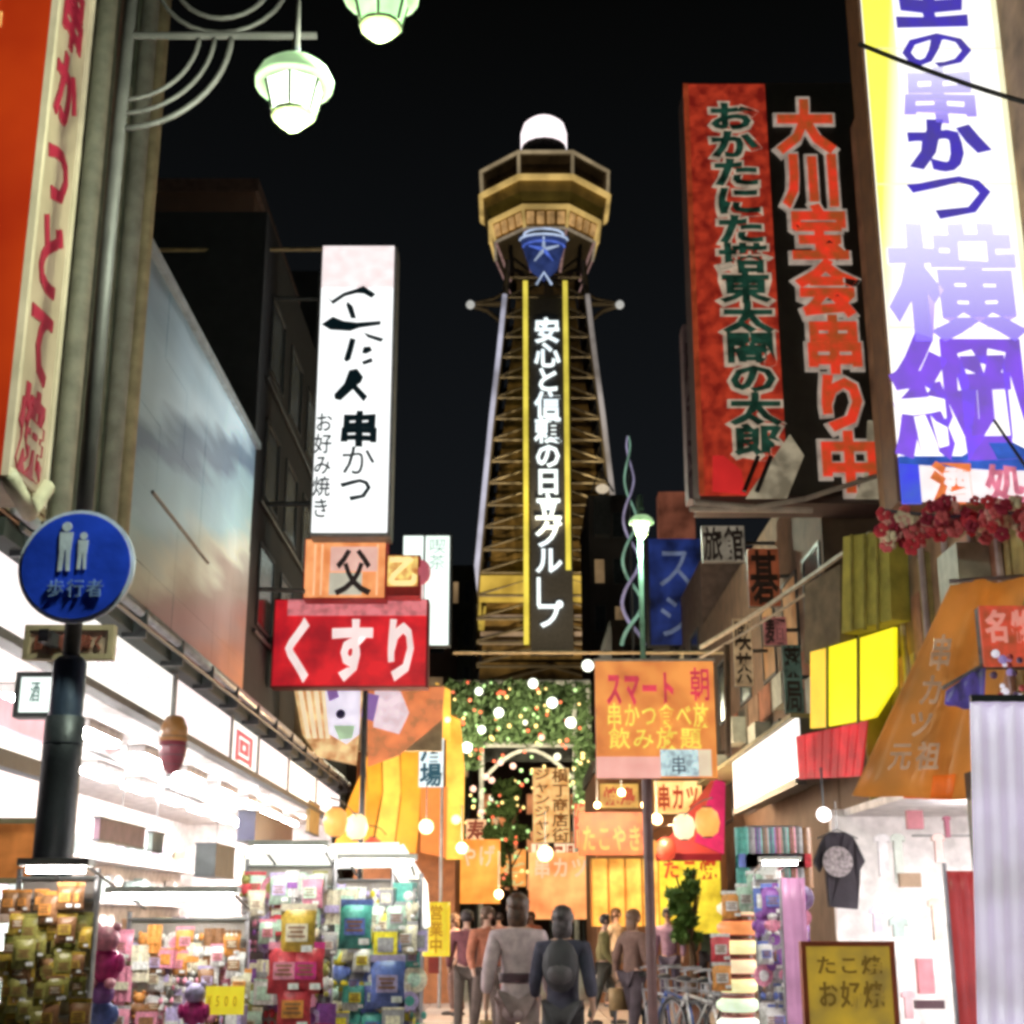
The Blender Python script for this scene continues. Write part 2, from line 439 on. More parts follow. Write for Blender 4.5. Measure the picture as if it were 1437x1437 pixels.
# near block with rainwater pipes
b = thing('shop_building', 'olive rendered building with vertical downpipes behind the blue round sign', 'building', (LX-3, 8, 0))
B('wall', OLIVE, b, LX-7, 7.2, 4.15, LX, 12.95, 15)
for y, r, m_ in ((8.9,0.07,TAN),(9.9,0.06,STEEL),(10.9,0.09,mat('pale_pipe',(0.45,0.42,0.33),0.6)),(11.6,0.05,IRON),(12.2,0.09,mat('grey_pipe',(0.30,0.28,0.24),0.6)),(12.75,0.07,TAN)):
    MB().tube([(LX+r+0.03,y,4.2),(LX+r+0.03,y,14.5)], r, 8).build('downpipe', m_, b, True)
for i in range(9):
    B('wall_panel', mat('pale_olive',(0.30,0.28,0.21),0.7,var=0.3) if i % 2 else mat('dull_olive',(0.16,0.16,0.12),0.8,var=0.3), b, LX, 7.4+i*0.6, 4.2, LX+0.025, 7.95+i*0.6, 9+random.random()*4)

# building with glossy panelled side; its bright reflection is painted into the panels
b = thing('panel_building', 'building clad in glossy pale blue panels with a straight roof edge beside the shops', 'building', (LX-3, 13.2, 0))
ZR = 8.22
B('wall', mat('clad_core',(0.10,0.10,0.10),0.8), b, LX-6, 13.1, 4.15, LX-0.03, 19.6, ZR)
PAINTED_REFLECTION = bpy.data.materials.new('painted_reflection'); PAINTED_REFLECTION.use_nodes = True  # reflected bands and streaks painted as colour and emission
_n = PAINTED_REFLECTION.node_tree; _b = _n.nodes['Principled BSDF']; _l = _n.links.new
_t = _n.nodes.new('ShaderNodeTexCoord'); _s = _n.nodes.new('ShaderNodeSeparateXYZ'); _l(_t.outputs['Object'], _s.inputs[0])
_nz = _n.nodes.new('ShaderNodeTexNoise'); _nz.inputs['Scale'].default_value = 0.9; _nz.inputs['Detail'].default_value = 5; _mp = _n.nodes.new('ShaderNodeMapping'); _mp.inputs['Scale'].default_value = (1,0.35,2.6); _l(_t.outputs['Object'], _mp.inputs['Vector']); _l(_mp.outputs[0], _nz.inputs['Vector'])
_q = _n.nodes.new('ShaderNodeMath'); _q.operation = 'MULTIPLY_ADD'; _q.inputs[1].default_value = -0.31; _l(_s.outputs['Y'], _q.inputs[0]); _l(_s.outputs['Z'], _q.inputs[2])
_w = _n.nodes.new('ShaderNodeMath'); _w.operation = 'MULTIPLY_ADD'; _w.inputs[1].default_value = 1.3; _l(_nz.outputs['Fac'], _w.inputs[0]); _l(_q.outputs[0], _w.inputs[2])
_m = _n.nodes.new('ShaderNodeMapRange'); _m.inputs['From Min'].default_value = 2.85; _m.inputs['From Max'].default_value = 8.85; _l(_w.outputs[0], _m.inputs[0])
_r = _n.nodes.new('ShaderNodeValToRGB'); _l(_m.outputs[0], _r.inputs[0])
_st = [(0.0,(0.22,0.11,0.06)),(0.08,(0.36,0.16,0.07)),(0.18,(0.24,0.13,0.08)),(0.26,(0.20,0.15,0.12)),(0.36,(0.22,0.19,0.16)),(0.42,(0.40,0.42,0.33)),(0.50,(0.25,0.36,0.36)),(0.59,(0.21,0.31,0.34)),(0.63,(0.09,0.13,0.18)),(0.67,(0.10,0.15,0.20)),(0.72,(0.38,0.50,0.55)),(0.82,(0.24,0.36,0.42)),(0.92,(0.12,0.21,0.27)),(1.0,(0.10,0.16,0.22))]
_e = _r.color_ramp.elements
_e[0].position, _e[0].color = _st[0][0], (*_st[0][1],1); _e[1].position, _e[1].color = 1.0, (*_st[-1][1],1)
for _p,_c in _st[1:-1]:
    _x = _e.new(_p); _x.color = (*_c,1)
_f = _n.nodes.new('ShaderNodeMapRange'); _f.inputs['From Min'].default_value = 0.6; _f.inputs['From Max'].default_value = 5.2; _f.inputs['To Min'].default_value = 0.05; _f.inputs['To Max'].default_value = 1.0; _l(_s.outputs['Y'], _f.inputs[0])  # painted glow fades out towards the near end of the wall
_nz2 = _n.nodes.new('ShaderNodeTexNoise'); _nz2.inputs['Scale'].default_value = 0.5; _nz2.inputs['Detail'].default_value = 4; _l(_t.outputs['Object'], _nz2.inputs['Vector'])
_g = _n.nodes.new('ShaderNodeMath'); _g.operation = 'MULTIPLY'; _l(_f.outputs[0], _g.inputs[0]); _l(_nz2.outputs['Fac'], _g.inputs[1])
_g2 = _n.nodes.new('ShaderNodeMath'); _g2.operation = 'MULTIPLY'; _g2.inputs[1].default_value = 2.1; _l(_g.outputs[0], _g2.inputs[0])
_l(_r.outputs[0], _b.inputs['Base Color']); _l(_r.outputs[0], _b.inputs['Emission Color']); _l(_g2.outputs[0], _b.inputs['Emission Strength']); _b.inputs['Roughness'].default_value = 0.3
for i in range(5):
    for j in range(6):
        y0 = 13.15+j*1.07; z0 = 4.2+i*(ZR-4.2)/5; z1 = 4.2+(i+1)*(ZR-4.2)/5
        B('panel', PAINTED_REFLECTION, b, LX-0.03, y0+0.004, z0+0.003, LX+random.uniform(-0.004,0.004), y0+1.066, z1-0.003)
B('roof_edge', mat('roof_edge',(0.40,0.46,0.50),0.4,0.2), b, LX-6.05, 13.05, ZR, LX+0.06, 19.68, ZR+0.10)
# dark block behind, plus tall far block
b = thing('dark_building', 'nearly black narrow building between the blue panel wall and white sign', 'building', (LX-3, 24, 0))
B('wall', mat('black_render',(0.016,0.017,0.02),0.8), b, LX-6, 19.75, 4.15, LX-0.05, 33, 12.2)
B('lower_wall', mat('black_render',(0,0,0)), b, LX-5.9, 29.1, 0, LX-0.06, 32.9, 4.14)
for z in (5.6,7.6,9.6): 
    MB().tube([(LX,20.2,z),(LX,32.5,z)],0.03,5).build('ledge_pipe', IRON, b)
windows(b, LX-0.05, 1, [20.6,22.6,24.6,27,29.5], [5.8,7.8,9.9], 1.2, 1.2, 0.0)
b = thing('tower_block', 'dark reddish tower block rising behind the roofs under the street lantern', 'building', (-10, 36, 0))
x0,z0,x1,z1 = rect(205,700,346,270,36)
B('wall', mat('red_brown_block',(0.22,0.13,0.10),0.9,scale=0.6), b, x0-3, 36, 0, x1, 44, z1)
B('parapet', mat('red_brown_edge',(0.16,0.10,0.09),0.9), b, x0-3.1, 35.9, z1, x1+0.1, 44.1, z1+0.4)
for i in range(4):
    for k in range(4):
        f = B('window', IRON, b, x1-1.2-i*1.0, 35.96, 10.5+k*2.2, x1-0.5-i*1.0, 36.0, 11.6+k*2.2)
        B('pane', mat('dim_pane',(0.05,0.05,0.06),0.2), f, x1-1.15-i*1.0, 35.94, 10.55+k*2.2, x1-0.55-i*1.0, 35.96, 11.55+k*2.2)
b = thing('tower_block', 'dark blue-grey tower block directly behind the white brush-lettered sign', 'building', (-5, 48, 0))
x0,z0,x1,z1 = rect(345,700,440,380,48)
B('wall', mat('blue_block',(0.035,0.045,0.055),0.9,scale=0.6), b, x0, 48, 0, x1, 58, z1)
for i in range(3):
    for k in range(5):
        f = B('window', IRON, b, x0+0.3+i*0.8, 47.96, 12+k*2.3, x0+0.85+i*0.8, 48.0, 13.3+k*2.3)
        B('pane', mat('dim_pane',(0,0,0)), f, x0+0.34+i*0.8, 47.94, 12.04+k*2.3, x0+0.81+i*0.8, 47.96, 13.26+k*2.3)

# ---- the long eave and lit fascia of the left souvenir shops
SX = -3.5
eave = thing('shop_canopy', 'long dark eave with silver gutters running over the souvenir shop front', 'canopy', (SX, 10, 4))
B('roof_slab', mat('canopy_dark',(0.03,0.035,0.03),0.7), eave, LX-0.3, 9.0, 3.97, SX+0.10, 29.0, 4.10)
MB().tube([(SX+0.16,9.0,4.16),(SX+0.16,29.0,4.16)],0.045,8).build('gutter', mat('silver_gutter',(0.55,0.55,0.58),0.3,0.6), eave, True)
MB().tube([(SX+0.04,9.0,4.30),(SX+0.04,29.0,4.30)],0.03,8).build('gutter', mat('silver_gutter',(0,0,0)), eave, True)
MB().tube([(SX+0.22,9.0,4.02),(SX+0.22,29.0,4.02)],0.02,6).build('cable_tray', IRON, eave)
for i in range(14):
    B('bracket', IRON, eave, SX+0.0, 9.4+i*1.45, 3.93, SX+0.22, 9.45+i*1.45, 4.18)
fas = thing('shop_fascia', 'row of glowing white fascia panels under the dark eave of souvenir shop', 'sign', (SX, 10, 3.4))
FW = emi('fascia_white',(1.0,0.95,0.90),1.25,var=0.05)
FP = emi('fascia_pink',(1.0,0.86,0.86),1.15,var=0.08)
FT = emi('fascia_print',(0.95,0.80,0.84),0.98,var=0.12,scale=8)
FR = emi('fascia_red',(0.75,0.12,0.16),0.75,var=0.3)
segs = [(9.2,11.0),(11.1,14.3),(14.5,17.4),(17.5,19.3),(19.4,22.0),(22.1,25.2),(25.3,28.8)]
for i,(y0,y1) in enumerate(segs):
    B('fascia_panel', FW if i%2 else FP, fas, SX-0.12, y0, 3.42, SX, y1, 3.92)
B('frame_rail', IRON, fas, SX-0.1, 9.0, 3.34, SX+0.04, 28.9, 3.41)
for y in (11.05,14.4,17.45,19.35,22.05,25.25): B('frame_post', mat('post_grey',(0.25,0.24,0.24),0.6), fas, SX-0.1, y-0.04, 3.42, SX+0.02, y+0.04, 3.95)
sidetext('大阪みやげ', SX, 11.5, 3.50, 14.0, 3.86, 1, FT, fas, bold=0.01)
sidetext('通天閣', SX, 14.8, 3.50, 17.0, 3.86, 1, FT, fas, bold=0.01)
sidetext('回', SX, 17.7, 3.46, 19.1, 3.88, 1, FR, fas, bold=0.03)
sidetext('お土産', SX, 22.5, 3.48, 24.9, 3.86, 1, FT, fas, bold=0.01)
# shop interior: a real room with tube lights
LW = mat('shop_white_wall',(0.80,0.76,0.76),0.6)
room = thing('souvenir_shop', 'brightly lit open-fronted white souvenir shop room along the street', 'shop', (-6, 10, 0))
RX = -6.6
B('back_wall', LW, room, RX-0.1, 8.2, 0, RX, 29, 3.95)
B('shop_floor', mat('shop_floor',(0.5,0.45,0.42),0.4), room, RX, 8.2, 0.0, SX-0.15, 29, 0.02)
B('ceiling_board', LW, room, RX, 8.2, 3.35, SX-0.13, 29, 3.42)
B('side_wall', LW, room, RX, 28.9, 0.02, SX-0.15, 29.0, 3.35)
B('side_wall', LW, room, RX, 8.2, 0.02, SX-0.15, 8.3, 3.35)
TUBE = emi('tube_light',(1.0,0.95,0.93),110.0,var=0.0)
for i in range(10):
    f = B('light_fitting', WHITE, room, -5.3, 9.0+i*2.0, 3.27, -5.0, 10.3+i*2.0, 3.345)
    B('tube', TUBE, f, -5.26, 9.05+i*2.0, 3.22, -5.04, 10.25+i*2.0, 3.265)
for i in range(9):
    f = B('light_fitting', WHITE, room, -4.25, 9.2+i*2.1, 3.27, -4.05, 10.4+i*2.1, 3.345)
    B('tube', TUBE, f, -4.22, 9.25+i*2.1, 3.22, -4.08, 10.35+i*2.1, 3.265)
pastel = [(0.70,0.45,0.50),(0.75,0.70,0.66),(0.55,0.68,0.66),(0.78,0.58,0.48),(0.66,0.60,0.72),(0.80,0.76,0.5)]
for k in range(4):
    z = 0.5+k*0.62
    B('shelf', LW, room, RX+0.01, 8.6, z, RX+0.45, 28.6, z+0.03)
rs = random.Random(4)
for k in range(4):
    for j in range(34):
        y = 8.7+j*0.58; z = 0.53+k*0.62; h = rs.uniform(0.2,0.45)
        o = B('stock_box', mat('pastel_%d' % rs.randrange(6), pastel[rs.randrange(6)],0.5), room, RX+0.06, y, z, RX+0.06+rs.uniform(0.15,0.32), y+rs.uniform(0.25,0.5), z+h)
# dark things seen in the shop opening
def openboard(name, label, cat, x0,y0,x1,y1, X, m, t=0.06):
    a = onx(x0, (y0+y1)/2, X); c = onx(x1, (y0+y1)/2, X)
    zt_ = (onx(x0,y0,X).z+onx(x1,y0,X).z)/2; zb_ = (onx(x0,y1,X).z+onx(x1,y1,X).z)/2
    th = thing(name, label, cat, (X, (a.y+c.y)/2, zb_))
    lo, hi = sorted((a.y,c.y))
    B('face', m, th, X-t/2, lo, zb_, X+t/2, hi, zt_)
    fr = MB()
    fr.box(X-t/2-0.01, lo-0.02, zt_, X+t/2+0.01, hi+0.02, zt_+0.02); fr.box(X-t/2-0.01, lo-0.02, zb_-0.02, X+t/2+0.01, hi+0.02, zb_)
    fr.build('edge_strip', IRON, th)
    MB().tube([(X,(lo+hi)/2,zt_+0.02),(X,(lo+hi)/2,3.36)],0.008,5).build('hanger', STEEL, th)
    return th
def frontboard(name, label, cat, x0,y0,x1,y1, Y, m, t=0.06, frame=IRON, back=None, ground=False, group=None, fr_w=0.03):
    X0,Z0,X1,Z1 = rect(x0,y0,x1,y1,Y)
    th = thing(name, label, cat, ((X0+X1)/2, Y, 0 if ground else Z0), group)
    B('face', m, th, X0,Y,Z0,X1,Y+0.02,Z1)
    if frame:
        fr = MB(); w = fr_w
        fr.box(X0-w,Y-0.015,Z1,X1+w,Y+t,Z1+w).box(X0-w,Y-0.015,Z0-w,X1+w,Y+t,Z0).box(X0-w,Y-0.015,Z0,X0,Y+t,Z1).box(X1,Y-0.015,Z0,X1+w,Y+t,Z1)
        fr.build('frame', frame, th)
    B('back', back or IRON, th, X0,Y+0.02,Z0,X1,Y+t,Z1)
    return th, X0, Z0, X1, Z1
openboard('hanging_sign','dark mauve board hanging in the lit shop opening behind the pole','sign',135,1156,200,1184,-4.2,mat('mauve_board',(0.16,0.09,0.12),0.6))
openboard('hanging_sign','small grey-green square hanging beside the mauve board in shop','sign',210,1170,226,1194,-4.2,mat('greygreen_board',(0.16,0.2,0.18),0.6))
openboard('wall_poster','pale grey board high in the lit shop near fascia centre','poster',236,1100,288,1116,-4.3,mat('pale_grey_board',(0.42,0.44,0.44),0.6))
openboard('wall_poster','faint pink strip poster high in the lit shop close to pole','poster',128,1046,168,1060,-4.3,mat('pink_board',(0.55,0.32,0.36),0.6))
openboard('loudspeaker','tall dark grey box speaker hanging at the far shop opening','speaker',288,1188,316,1230,-3.75,mat('dark_grey_box',(0.06,0.07,0.07),0.6),0.25)
openboard('display_screen','navy blue box at the far end of the lit shop opening','screen',345,1150,400,1188,-3.7,mat('navy_box',(0.03,0.03,0.08),0.4),0.25)
openboard('price_board','cream square board with orange edge above goods at the shop front','sign',343,1205,372,1248,-3.6,mat('cream_board',(0.7,0.5,0.25),0.6))
openboard('hanging_sign','small tan vertical board near the far end of lit shop','sign',432,1128,446,1170,-3.5,mat('tan_board',(0.30,0.22,0.10),0.6))
# hanging oval lantern on the rail
p = onx(243,1045,SX+0.25)
l = thing('paper_lantern','oval brown and dull red paper lantern with golden cap under fascia','lantern',(p.x,p.y,p.z))
sz = 0.085/2*1.0
H = (onx(243,1003,SX+0.25).z-onx(243,1087,SX+0.25).z)/2
MB().lathe(p.x,p.y,[(0.04*H/0.3,p.z-H),(0.11*H/0.3,p.z-H*0.75),(0.145*H/0.3,p.z-H*0.2),(0.148*H/0.3,p.z+H*0.1)],14).build('paper_body', emi('lantern_dull_red',(0.16,0.025,0.04),0.4,var=0.3,scale=5), l, True)
MB().lathe(p.x,p.y,[(0.148*H/0.3,p.z+H*0.1),(0.14*H/0.3,p.z+H*0.6),(0.09*H/0.3,p.z+H*0.95),(0.06*H/0.3,p.z+H)],14).build('cap', emi('lantern_gold',(0.25,0.11,0.03),0.4,var=0.4,scale=5), l, True)
for k in range(5):
    zz = p.z-H*0.7+k*H*0.32
    rr = 0.15*H/0.3*math.sqrt(max(0.1,1-((zz-p.z)/H)**2))+0.004
    MB().tube([(p.x+rr*math.cos(t*PI/8),p.y+rr*math.sin(t*PI/8),zz) for t in range(17)],0.004,4).build('rib', IRON, l)
# near shop sign boards left of the pole
b = thing('shop_board','stacked pale pink and white lit boards left of the dark pole','sign',(SX,9,2.5))
for (ya,yb,m_) in ((988,1030,emi('pink_strip',(0.85,0.50,0.58),0.9,var=0.2)),(1032,1060,FW),(1088,1150,FP)):
    zt_ = onx(30,ya,SX+0.05).z; zb_ = onx(30,yb,SX+0.05).z
    B('board', m_, b, SX-0.02, 7.0, zb_, SX+0.06, 11.0, zt_-0.01)
B('rail', IRON, b, SX-0.02, 7.0, onx(30,1086,SX+0.05).z, SX+0.10, 11.0, onx(30,1062,SX+0.05).z)
sidetext('お土産処', SX+0.06, 9.0, onx(30,1060,SX+0.05).z+0.01, 10.8, onx(30,1034,SX+0.05).z, 1, FT, b)
t,X0,Z0,X1,Z1 = frontboard('lit_sign','small lit white-green sign with dark mark beneath the round blue sign','sign',28,950,80,1000,8.6,emi('green_white',(0.85,1.0,0.92),1.2),0.1)
htext('酒', X0+0.06,Z0+0.06,X1-0.1,Z1-0.02,8.6,emi('dark_green_print',(0.12,0.22,0.2),0.5),t)
t,X0,Z0,X1,Z1 = frontboard('menu_board','orange board with darker red foot at the lower left street side','sign',-40,1156,54,1232,7.6,emi('orange_board',(0.60,0.20,0.05),0.55,var=0.5,scale=6),0.08,TAN)
t,X0,Z0,X1,Z1 = frontboard('wall_sign','brownish lettered strip sign just below the round blue road sign','sign',42,885,152,918,7.4,mat('brown_strip',(0.42,0.30,0.22),0.6,var=0.4,scale=14),0.05,TAN)
htext('自転車を除く', X0+0.02,Z0+0.02,X1-0.02,Z1-0.02,7.4,mat('strip_ink',(0.30,0.08,0.05),0.6),t,bold=0.02)
B('backing_bracket', IRON, t, (X0+X1)/2-0.1, 7.2, Z0+0.03, (X0+X1)/2-0.05, 7.4, Z1-0.03)
b = thing('wall_unit','faded red and tan shutter box on wall behind the blue sign','shutter box',(LX,8.8,3.5))
B('housing', mat('faded_red_box',(0.35,0.16,0.10),0.7,var=0.5,scale=5), b, LX, 8.0, 4.15, LX+0.35, 9.9, 4.6)
for i in range(5): B('slat', TAN, b, LX+0.352, 8.05, 4.18+i*0.085, LX+0.37, 9.85, 4.24+i*0.085)

# ================================================================ blue round sign and lantern pole
PX, PY = -2.27, 7.1
pole = thing('lamp_post','tall grey lamp post with curved brackets and dark lower sleeve','lamp post',(PX,PY,0))
zs = at(97,930,PY).z
MB().tube([(PX,PY,zs-0.1),(PX,PY,7.6)],0.045,12).build('upper_pole', mat('post_paint',(0.05,0.045,0.042),0.6,0.1), pole, True)
MB().tube([(PX,PY,0.0),(PX,PY,1.9),(PX,PY,zs-0.5),(PX,PY,zs-0.28)],0.098,14).build('lower_sleeve', mat('sleeve_paint',(0.045,0.05,0.06),0.45,0.2), pole, True)
MB().lathe(PX,PY,[(0.10,zs-0.42),(0.085,zs-0.38),(0.085,zs),(0.06,zs+0.03)],14).build('collar', mat('collar_blue',(0.05,0.07,0.12),0.4,0.2), pole, True)
MB().lathe(PX,PY,[(0.16,0.0),(0.16,0.05),(0.11,0.12)],14).build('base_flange', IRON, pole)
zb_ = at(300,50,PY).z
MB().tube([(PX,PY,zb_),(-1.15,PY,zb_)],0.022,8).build('arm', mat('post_paint',(0,0,0)), pole)
for r in (0.43,0.52,0.62):
    MB().tube([(PX+r*math.cos(-t*PI/2/12),PY,zb_+r*math.sin(-t*PI/2/12)) for t in range(13)],0.014 if r<0.6 else 0.018,6).build('scroll', mat('post_paint',(0,0,0)), pole, True)
for r in (0.30,0.40):
    MB().tube([(PX+0.55+r*math.cos(PI+t*PI/14),PY,zb_+0.42+r*math.sin(PI+t*PI/14)) for t in range(15)],0.014,6).build('scroll', mat('post_paint',(0,0,0)), pole, True)
MB().tube([(PX,PY,7.3),(-1.25,PY,7.35),(-0.6,PY,7.3)],0.025,8).build('arm', mat('post_paint',(0,0,0)), pole)
xl1 = at(413,120,PY).x; xl2 = at(534,20,PY).x

GLASS1 = emi('lantern_glass',(0.86,1.0,0.80),3.2,var=0.06)
GLASS2 = emi('lantern_glass_green',(0.50,1.0,0.42),1.7,var=0.2,scale=8)
def lantern(cx, cy, zc, label, s=1.0, cap=True, power=60):
    t = thing('street_lantern', label, 'lantern', (cx,cy,zc), 'lit street lanterns')
    # zc = widest level
    caplit = emi('lantern_cap_lit',(0.42,0.68,0.34),0.85,var=0.12,scale=6)
    MB().lathe(cx,cy,[(0.245*s,zc-0.02*s),(0.25*s,zc+0.02*s),(0.22*s,zc+0.08*s),(0.15*s,zc+0.14*s),(0.05*s,zc+0.165*s)],18).build('bell_shade', caplit, t, True)
    MB().lathe(cx,cy,[(0.03*s,zc+0.165*s),(0.03*s,zc+0.26*s)],8).build('neck', IRON, t)
    for k in range(6):
        a0 = k*PI/3+PI/6+0.07; a1 = (k+1)*PI/3+PI/6-0.07
        r0, r1 = 0.135*s, 0.185*s
        MB().quad([(cx+r0*math.cos(a0),cy+r0*math.sin(a0),zc-0.22*s),(cx+r0*math.cos(a1),cy+r0*math.sin(a1),zc-0.22*s),(cx+r1*math.cos(a1),cy+r1*math.sin(a1),zc-0.02*s),(cx+r1*math.cos(a0),cy+r1*math.sin(a0),zc-0.02*s)],0.008).build('pane', GLASS1 if cap else GLASS2, t)
        a = k*PI/3+PI/6
        MB().tube([(cx+0.137*s*math.cos(a),cy+0.137*s*math.sin(a),zc-0.22*s),(cx+0.187*s*math.cos(a),cy+0.187*s*math.sin(a),zc-0.02*s)],0.010*s,5).build('glazing_bar', mat('bar_green',(0.12,0.16,0.08),0.5), t)
    MB().lathe(cx,cy,[(0.03*s,zc-0.33*s),(0.09*s,zc-0.28*s),(0.13*s,zc-0.24*s),(0.14*s,zc-0.22*s)],12).build('base_cup', mat('cup_green',(0.10,0.13,0.05),0.5), t, True)
    l = bpy.data.lights.new('lantern_bulb','POINT'); l.energy = power; l.color = (0.86,1.0,0.78); l.shadow_soft_size = 0.1*s
    lo = bpy.data.objects.new('lantern_bulb', l); COL.objects.link(lo); lo.parent = t; lo.location = (0,0,-0.42*s)
    return t
LY = 6.4
xl1 = at(413,120,LY).x; xl2 = at(534,20,LY).x
lantern(xl1,LY,at(413,118,LY).z,'pale green glowing bell lantern hanging lower at the lamp post',0.83,True,300)
lantern(xl2,LY,at(534,8,LY).z+0.06,'green glowing lantern cut off by the picture top, with dark cup',0.83,False,220)
for x_,z_ in ((xl1,at(413,118,LY).z+0.2),(xl2,at(534,8,LY).z+0.26)): MB().tube([(x_,LY,z_),(x_,LY,7.2),(x_-0.05,LY+0.1,7.3),(PX,PY,7.32)],0.022,8).build('drop_rod', mat('post_paint',(0,0,0)), pole)
p3 = at(900,738,22)
t3 = lantern(p3.x,22,p3.z+0.05,'small pale street lantern beside the twisted light mast',0.82,True,300)
lp = thing('lamp_post','slim green lamp post carrying the small far lantern','lamp post',(p3.x+0.02,22.0,0))
MB().tube([(p3.x,22.3,0),(p3.x,22.3,p3.z+0.45),(p3.x,22.15,p3.z+0.55),(p3.x,22,p3.z+0.28)],0.045,8).build('pole', mat('post_green',(0.08,0.16,0.12),0.5), lp)
MB().lathe(p3.x,22.3,[(0.13,0),(0.13,0.1),(0.06,0.3)],10).build('base', IRON, lp)

# blue round road sign
cs = at(108,795,PY-0.14)
rs_ = 80/F*(PY*CS+(cs.z-CAMZ)*SN)
sg = thing('road_sign','round blue pedestrian road sign with white rim on the pole','road sign',(cs.x,PY-0.14,cs.z))
def disc(cx,y0,y1,cz,r,seg=40,r_in=None):
    mb = MB()
    pts = [(cx+r*math.cos(2*PI*k/seg),y0,cz+r*math.sin(2*PI*k/seg)) for k in range(seg)]
    mb.quad(pts, -(y1-y0) if False else (y1-y0)); return mb
def disc_y(cx, y0, y1, cz, r, seg=40):
    mb = MB(); n = seg
    for y in (y0,y1):
        for k in range(n): mb.v.append((cx+r*math.cos(2*PI*k/n),y,cz+r*math.sin(2*PI*k/n)))
    mb.f.append(tuple(range(n))); mb.f.append(tuple(range(2*n-1,n-1,-1)))
    for k in range(n):
        k2=(k+1)%n; mb.f.append((k2,k,n+k,n+k2))
    return mb
disc_y(cs.x, PY-0.150, PY-0.130, cs.z, rs_).build('rim', mat('sign_rim',(0.62,0.66,0.80),0.4), sg)
disc_y(cs.x, PY-0.160, PY-0.152, cs.z, rs_*0.93).build('face', mat('sign_blue',(0.02,0.07,0.72),0.3,var=0.35,scale=3), sg)
SWH = mat('sign_white',(0.62,0.68,0.85),0.4)
def fig(ox, oz, s, m):
    yy = PY-0.163
    mb = disc_y(ox, yy-0.004, yy, oz+0.115*s, 0.026*s, 14)
    mb.quad([(ox-0.035*s,yy-0.004,oz+0.085*s),(ox-0.03*s,yy-0.004,oz-0.01*s),(ox+0.03*s,yy-0.004,oz-0.01*s),(ox+0.035*s,yy-0.004,oz+0.085*s)],0.004)
    mb.quad([(ox-0.028*s,yy-0.004,oz-0.01*s),(ox-0.03*s,yy-0.004,oz-0.12*s),(ox-0.008*s,yy-0.004,oz-0.12*s),(ox-0.003*s,yy-0.004,oz-0.01*s)],0.004)
    mb.quad([(ox+0.003*s,yy-0.004,oz-0.01*s),(ox+0.012*s,yy-0.004,oz-0.12*s),(ox+0.032*s,yy-0.004,oz-0.12*s),(ox+0.028*s,yy-0.004,oz-0.01*s)],0.004)
    return mb.build('pedestrian_figure', m, sg)
fig(cs.x-0.06, cs.z+0.09, 1.0, SWH); fig(cs.x+0.03, cs.z+0.07, 0.75, SWH)
htext('歩行者', cs.x-0.14, cs.z-0.17, cs.x+0.16, cs.z-0.07, PY-0.16, mat('sign_pale_print',(0.25,0.38,0.75),0.4), sg, bold=0.0)
B('clamp', IRON, sg, PX-0.05, PY-0.129, cs.z-0.05, PX+0.05, PY-0.046, cs.z+0.02)

# ================================================================ near-left red box sign
x0, z0, x1, z1 = -3.35, 3.75, -2.665, 8.2
ny, fy = 7.0, 7.62
rsn = thing('box_sign','tall red and orange box sign with beige side at the left edge','sign',(-3,7,3.8))
B('casing', mat('sign_casing',(0.30,0.24,0.16),0.6), rsn, x0, ny+0.01, z0, x1-0.02, fy-0.01, z1)
B('front_panel', emi('red_orange_face',(0.46,0.040,0.004),0.62,var=0.15,scale=1.0,col2=(0.34,0.006,0.003)), rsn, x0, ny-0.01, z0, x1-0.03, ny+0.008, z1)
B('side_panel', emi('beige_face',(0.34,0.27,0.17),0.62,var=0.35,scale=2.5), rsn, x1-0.02, ny+0.04, z0+0.05, x1, fy-0.06, z1)
for y in (ny-0.01, fy-0.05): B('edge_trim', emi('trim_cream',(0.50,0.43,0.28),0.6,var=0.3), rsn, x1-0.025, y, z0, x1+0.015, y+0.045, z1)
MB().tube([(x1+0.01,ny,z0),(x1+0.01,fy-0.25,z0-0.10),(x1+0.01,fy-0.02,z0+0.12)],0.05,8).build('foot_curve', mat('foot_beige',(0.5,0.45,0.32),0.6), rsn, True)
sidetext('名物串かつどて焼', x1, ny+0.08, z0+0.1, fy-0.1, z1-0.05, 1, emi('dark_red_print',(0.30,0.015,0.035),0.5,var=0.3), rsn, vertical=True, bold=0.03)
vtext('元祖串かつ', x0+0.0, z0+0.2, x1-0.28, z1-0.1, ny-0.01, emi('pale_orange_print',(0.75,0.38,0.12),0.65,var=0.3), rsn, bold=0.02)
B('wall_bracket', IRON, rsn, LX, ny+0.2, 5.0, x0, ny+0.3, 5.1); B('wall_bracket', IRON, rsn, LX, ny+0.2, 7.0, x0, ny+0.3, 7.1)

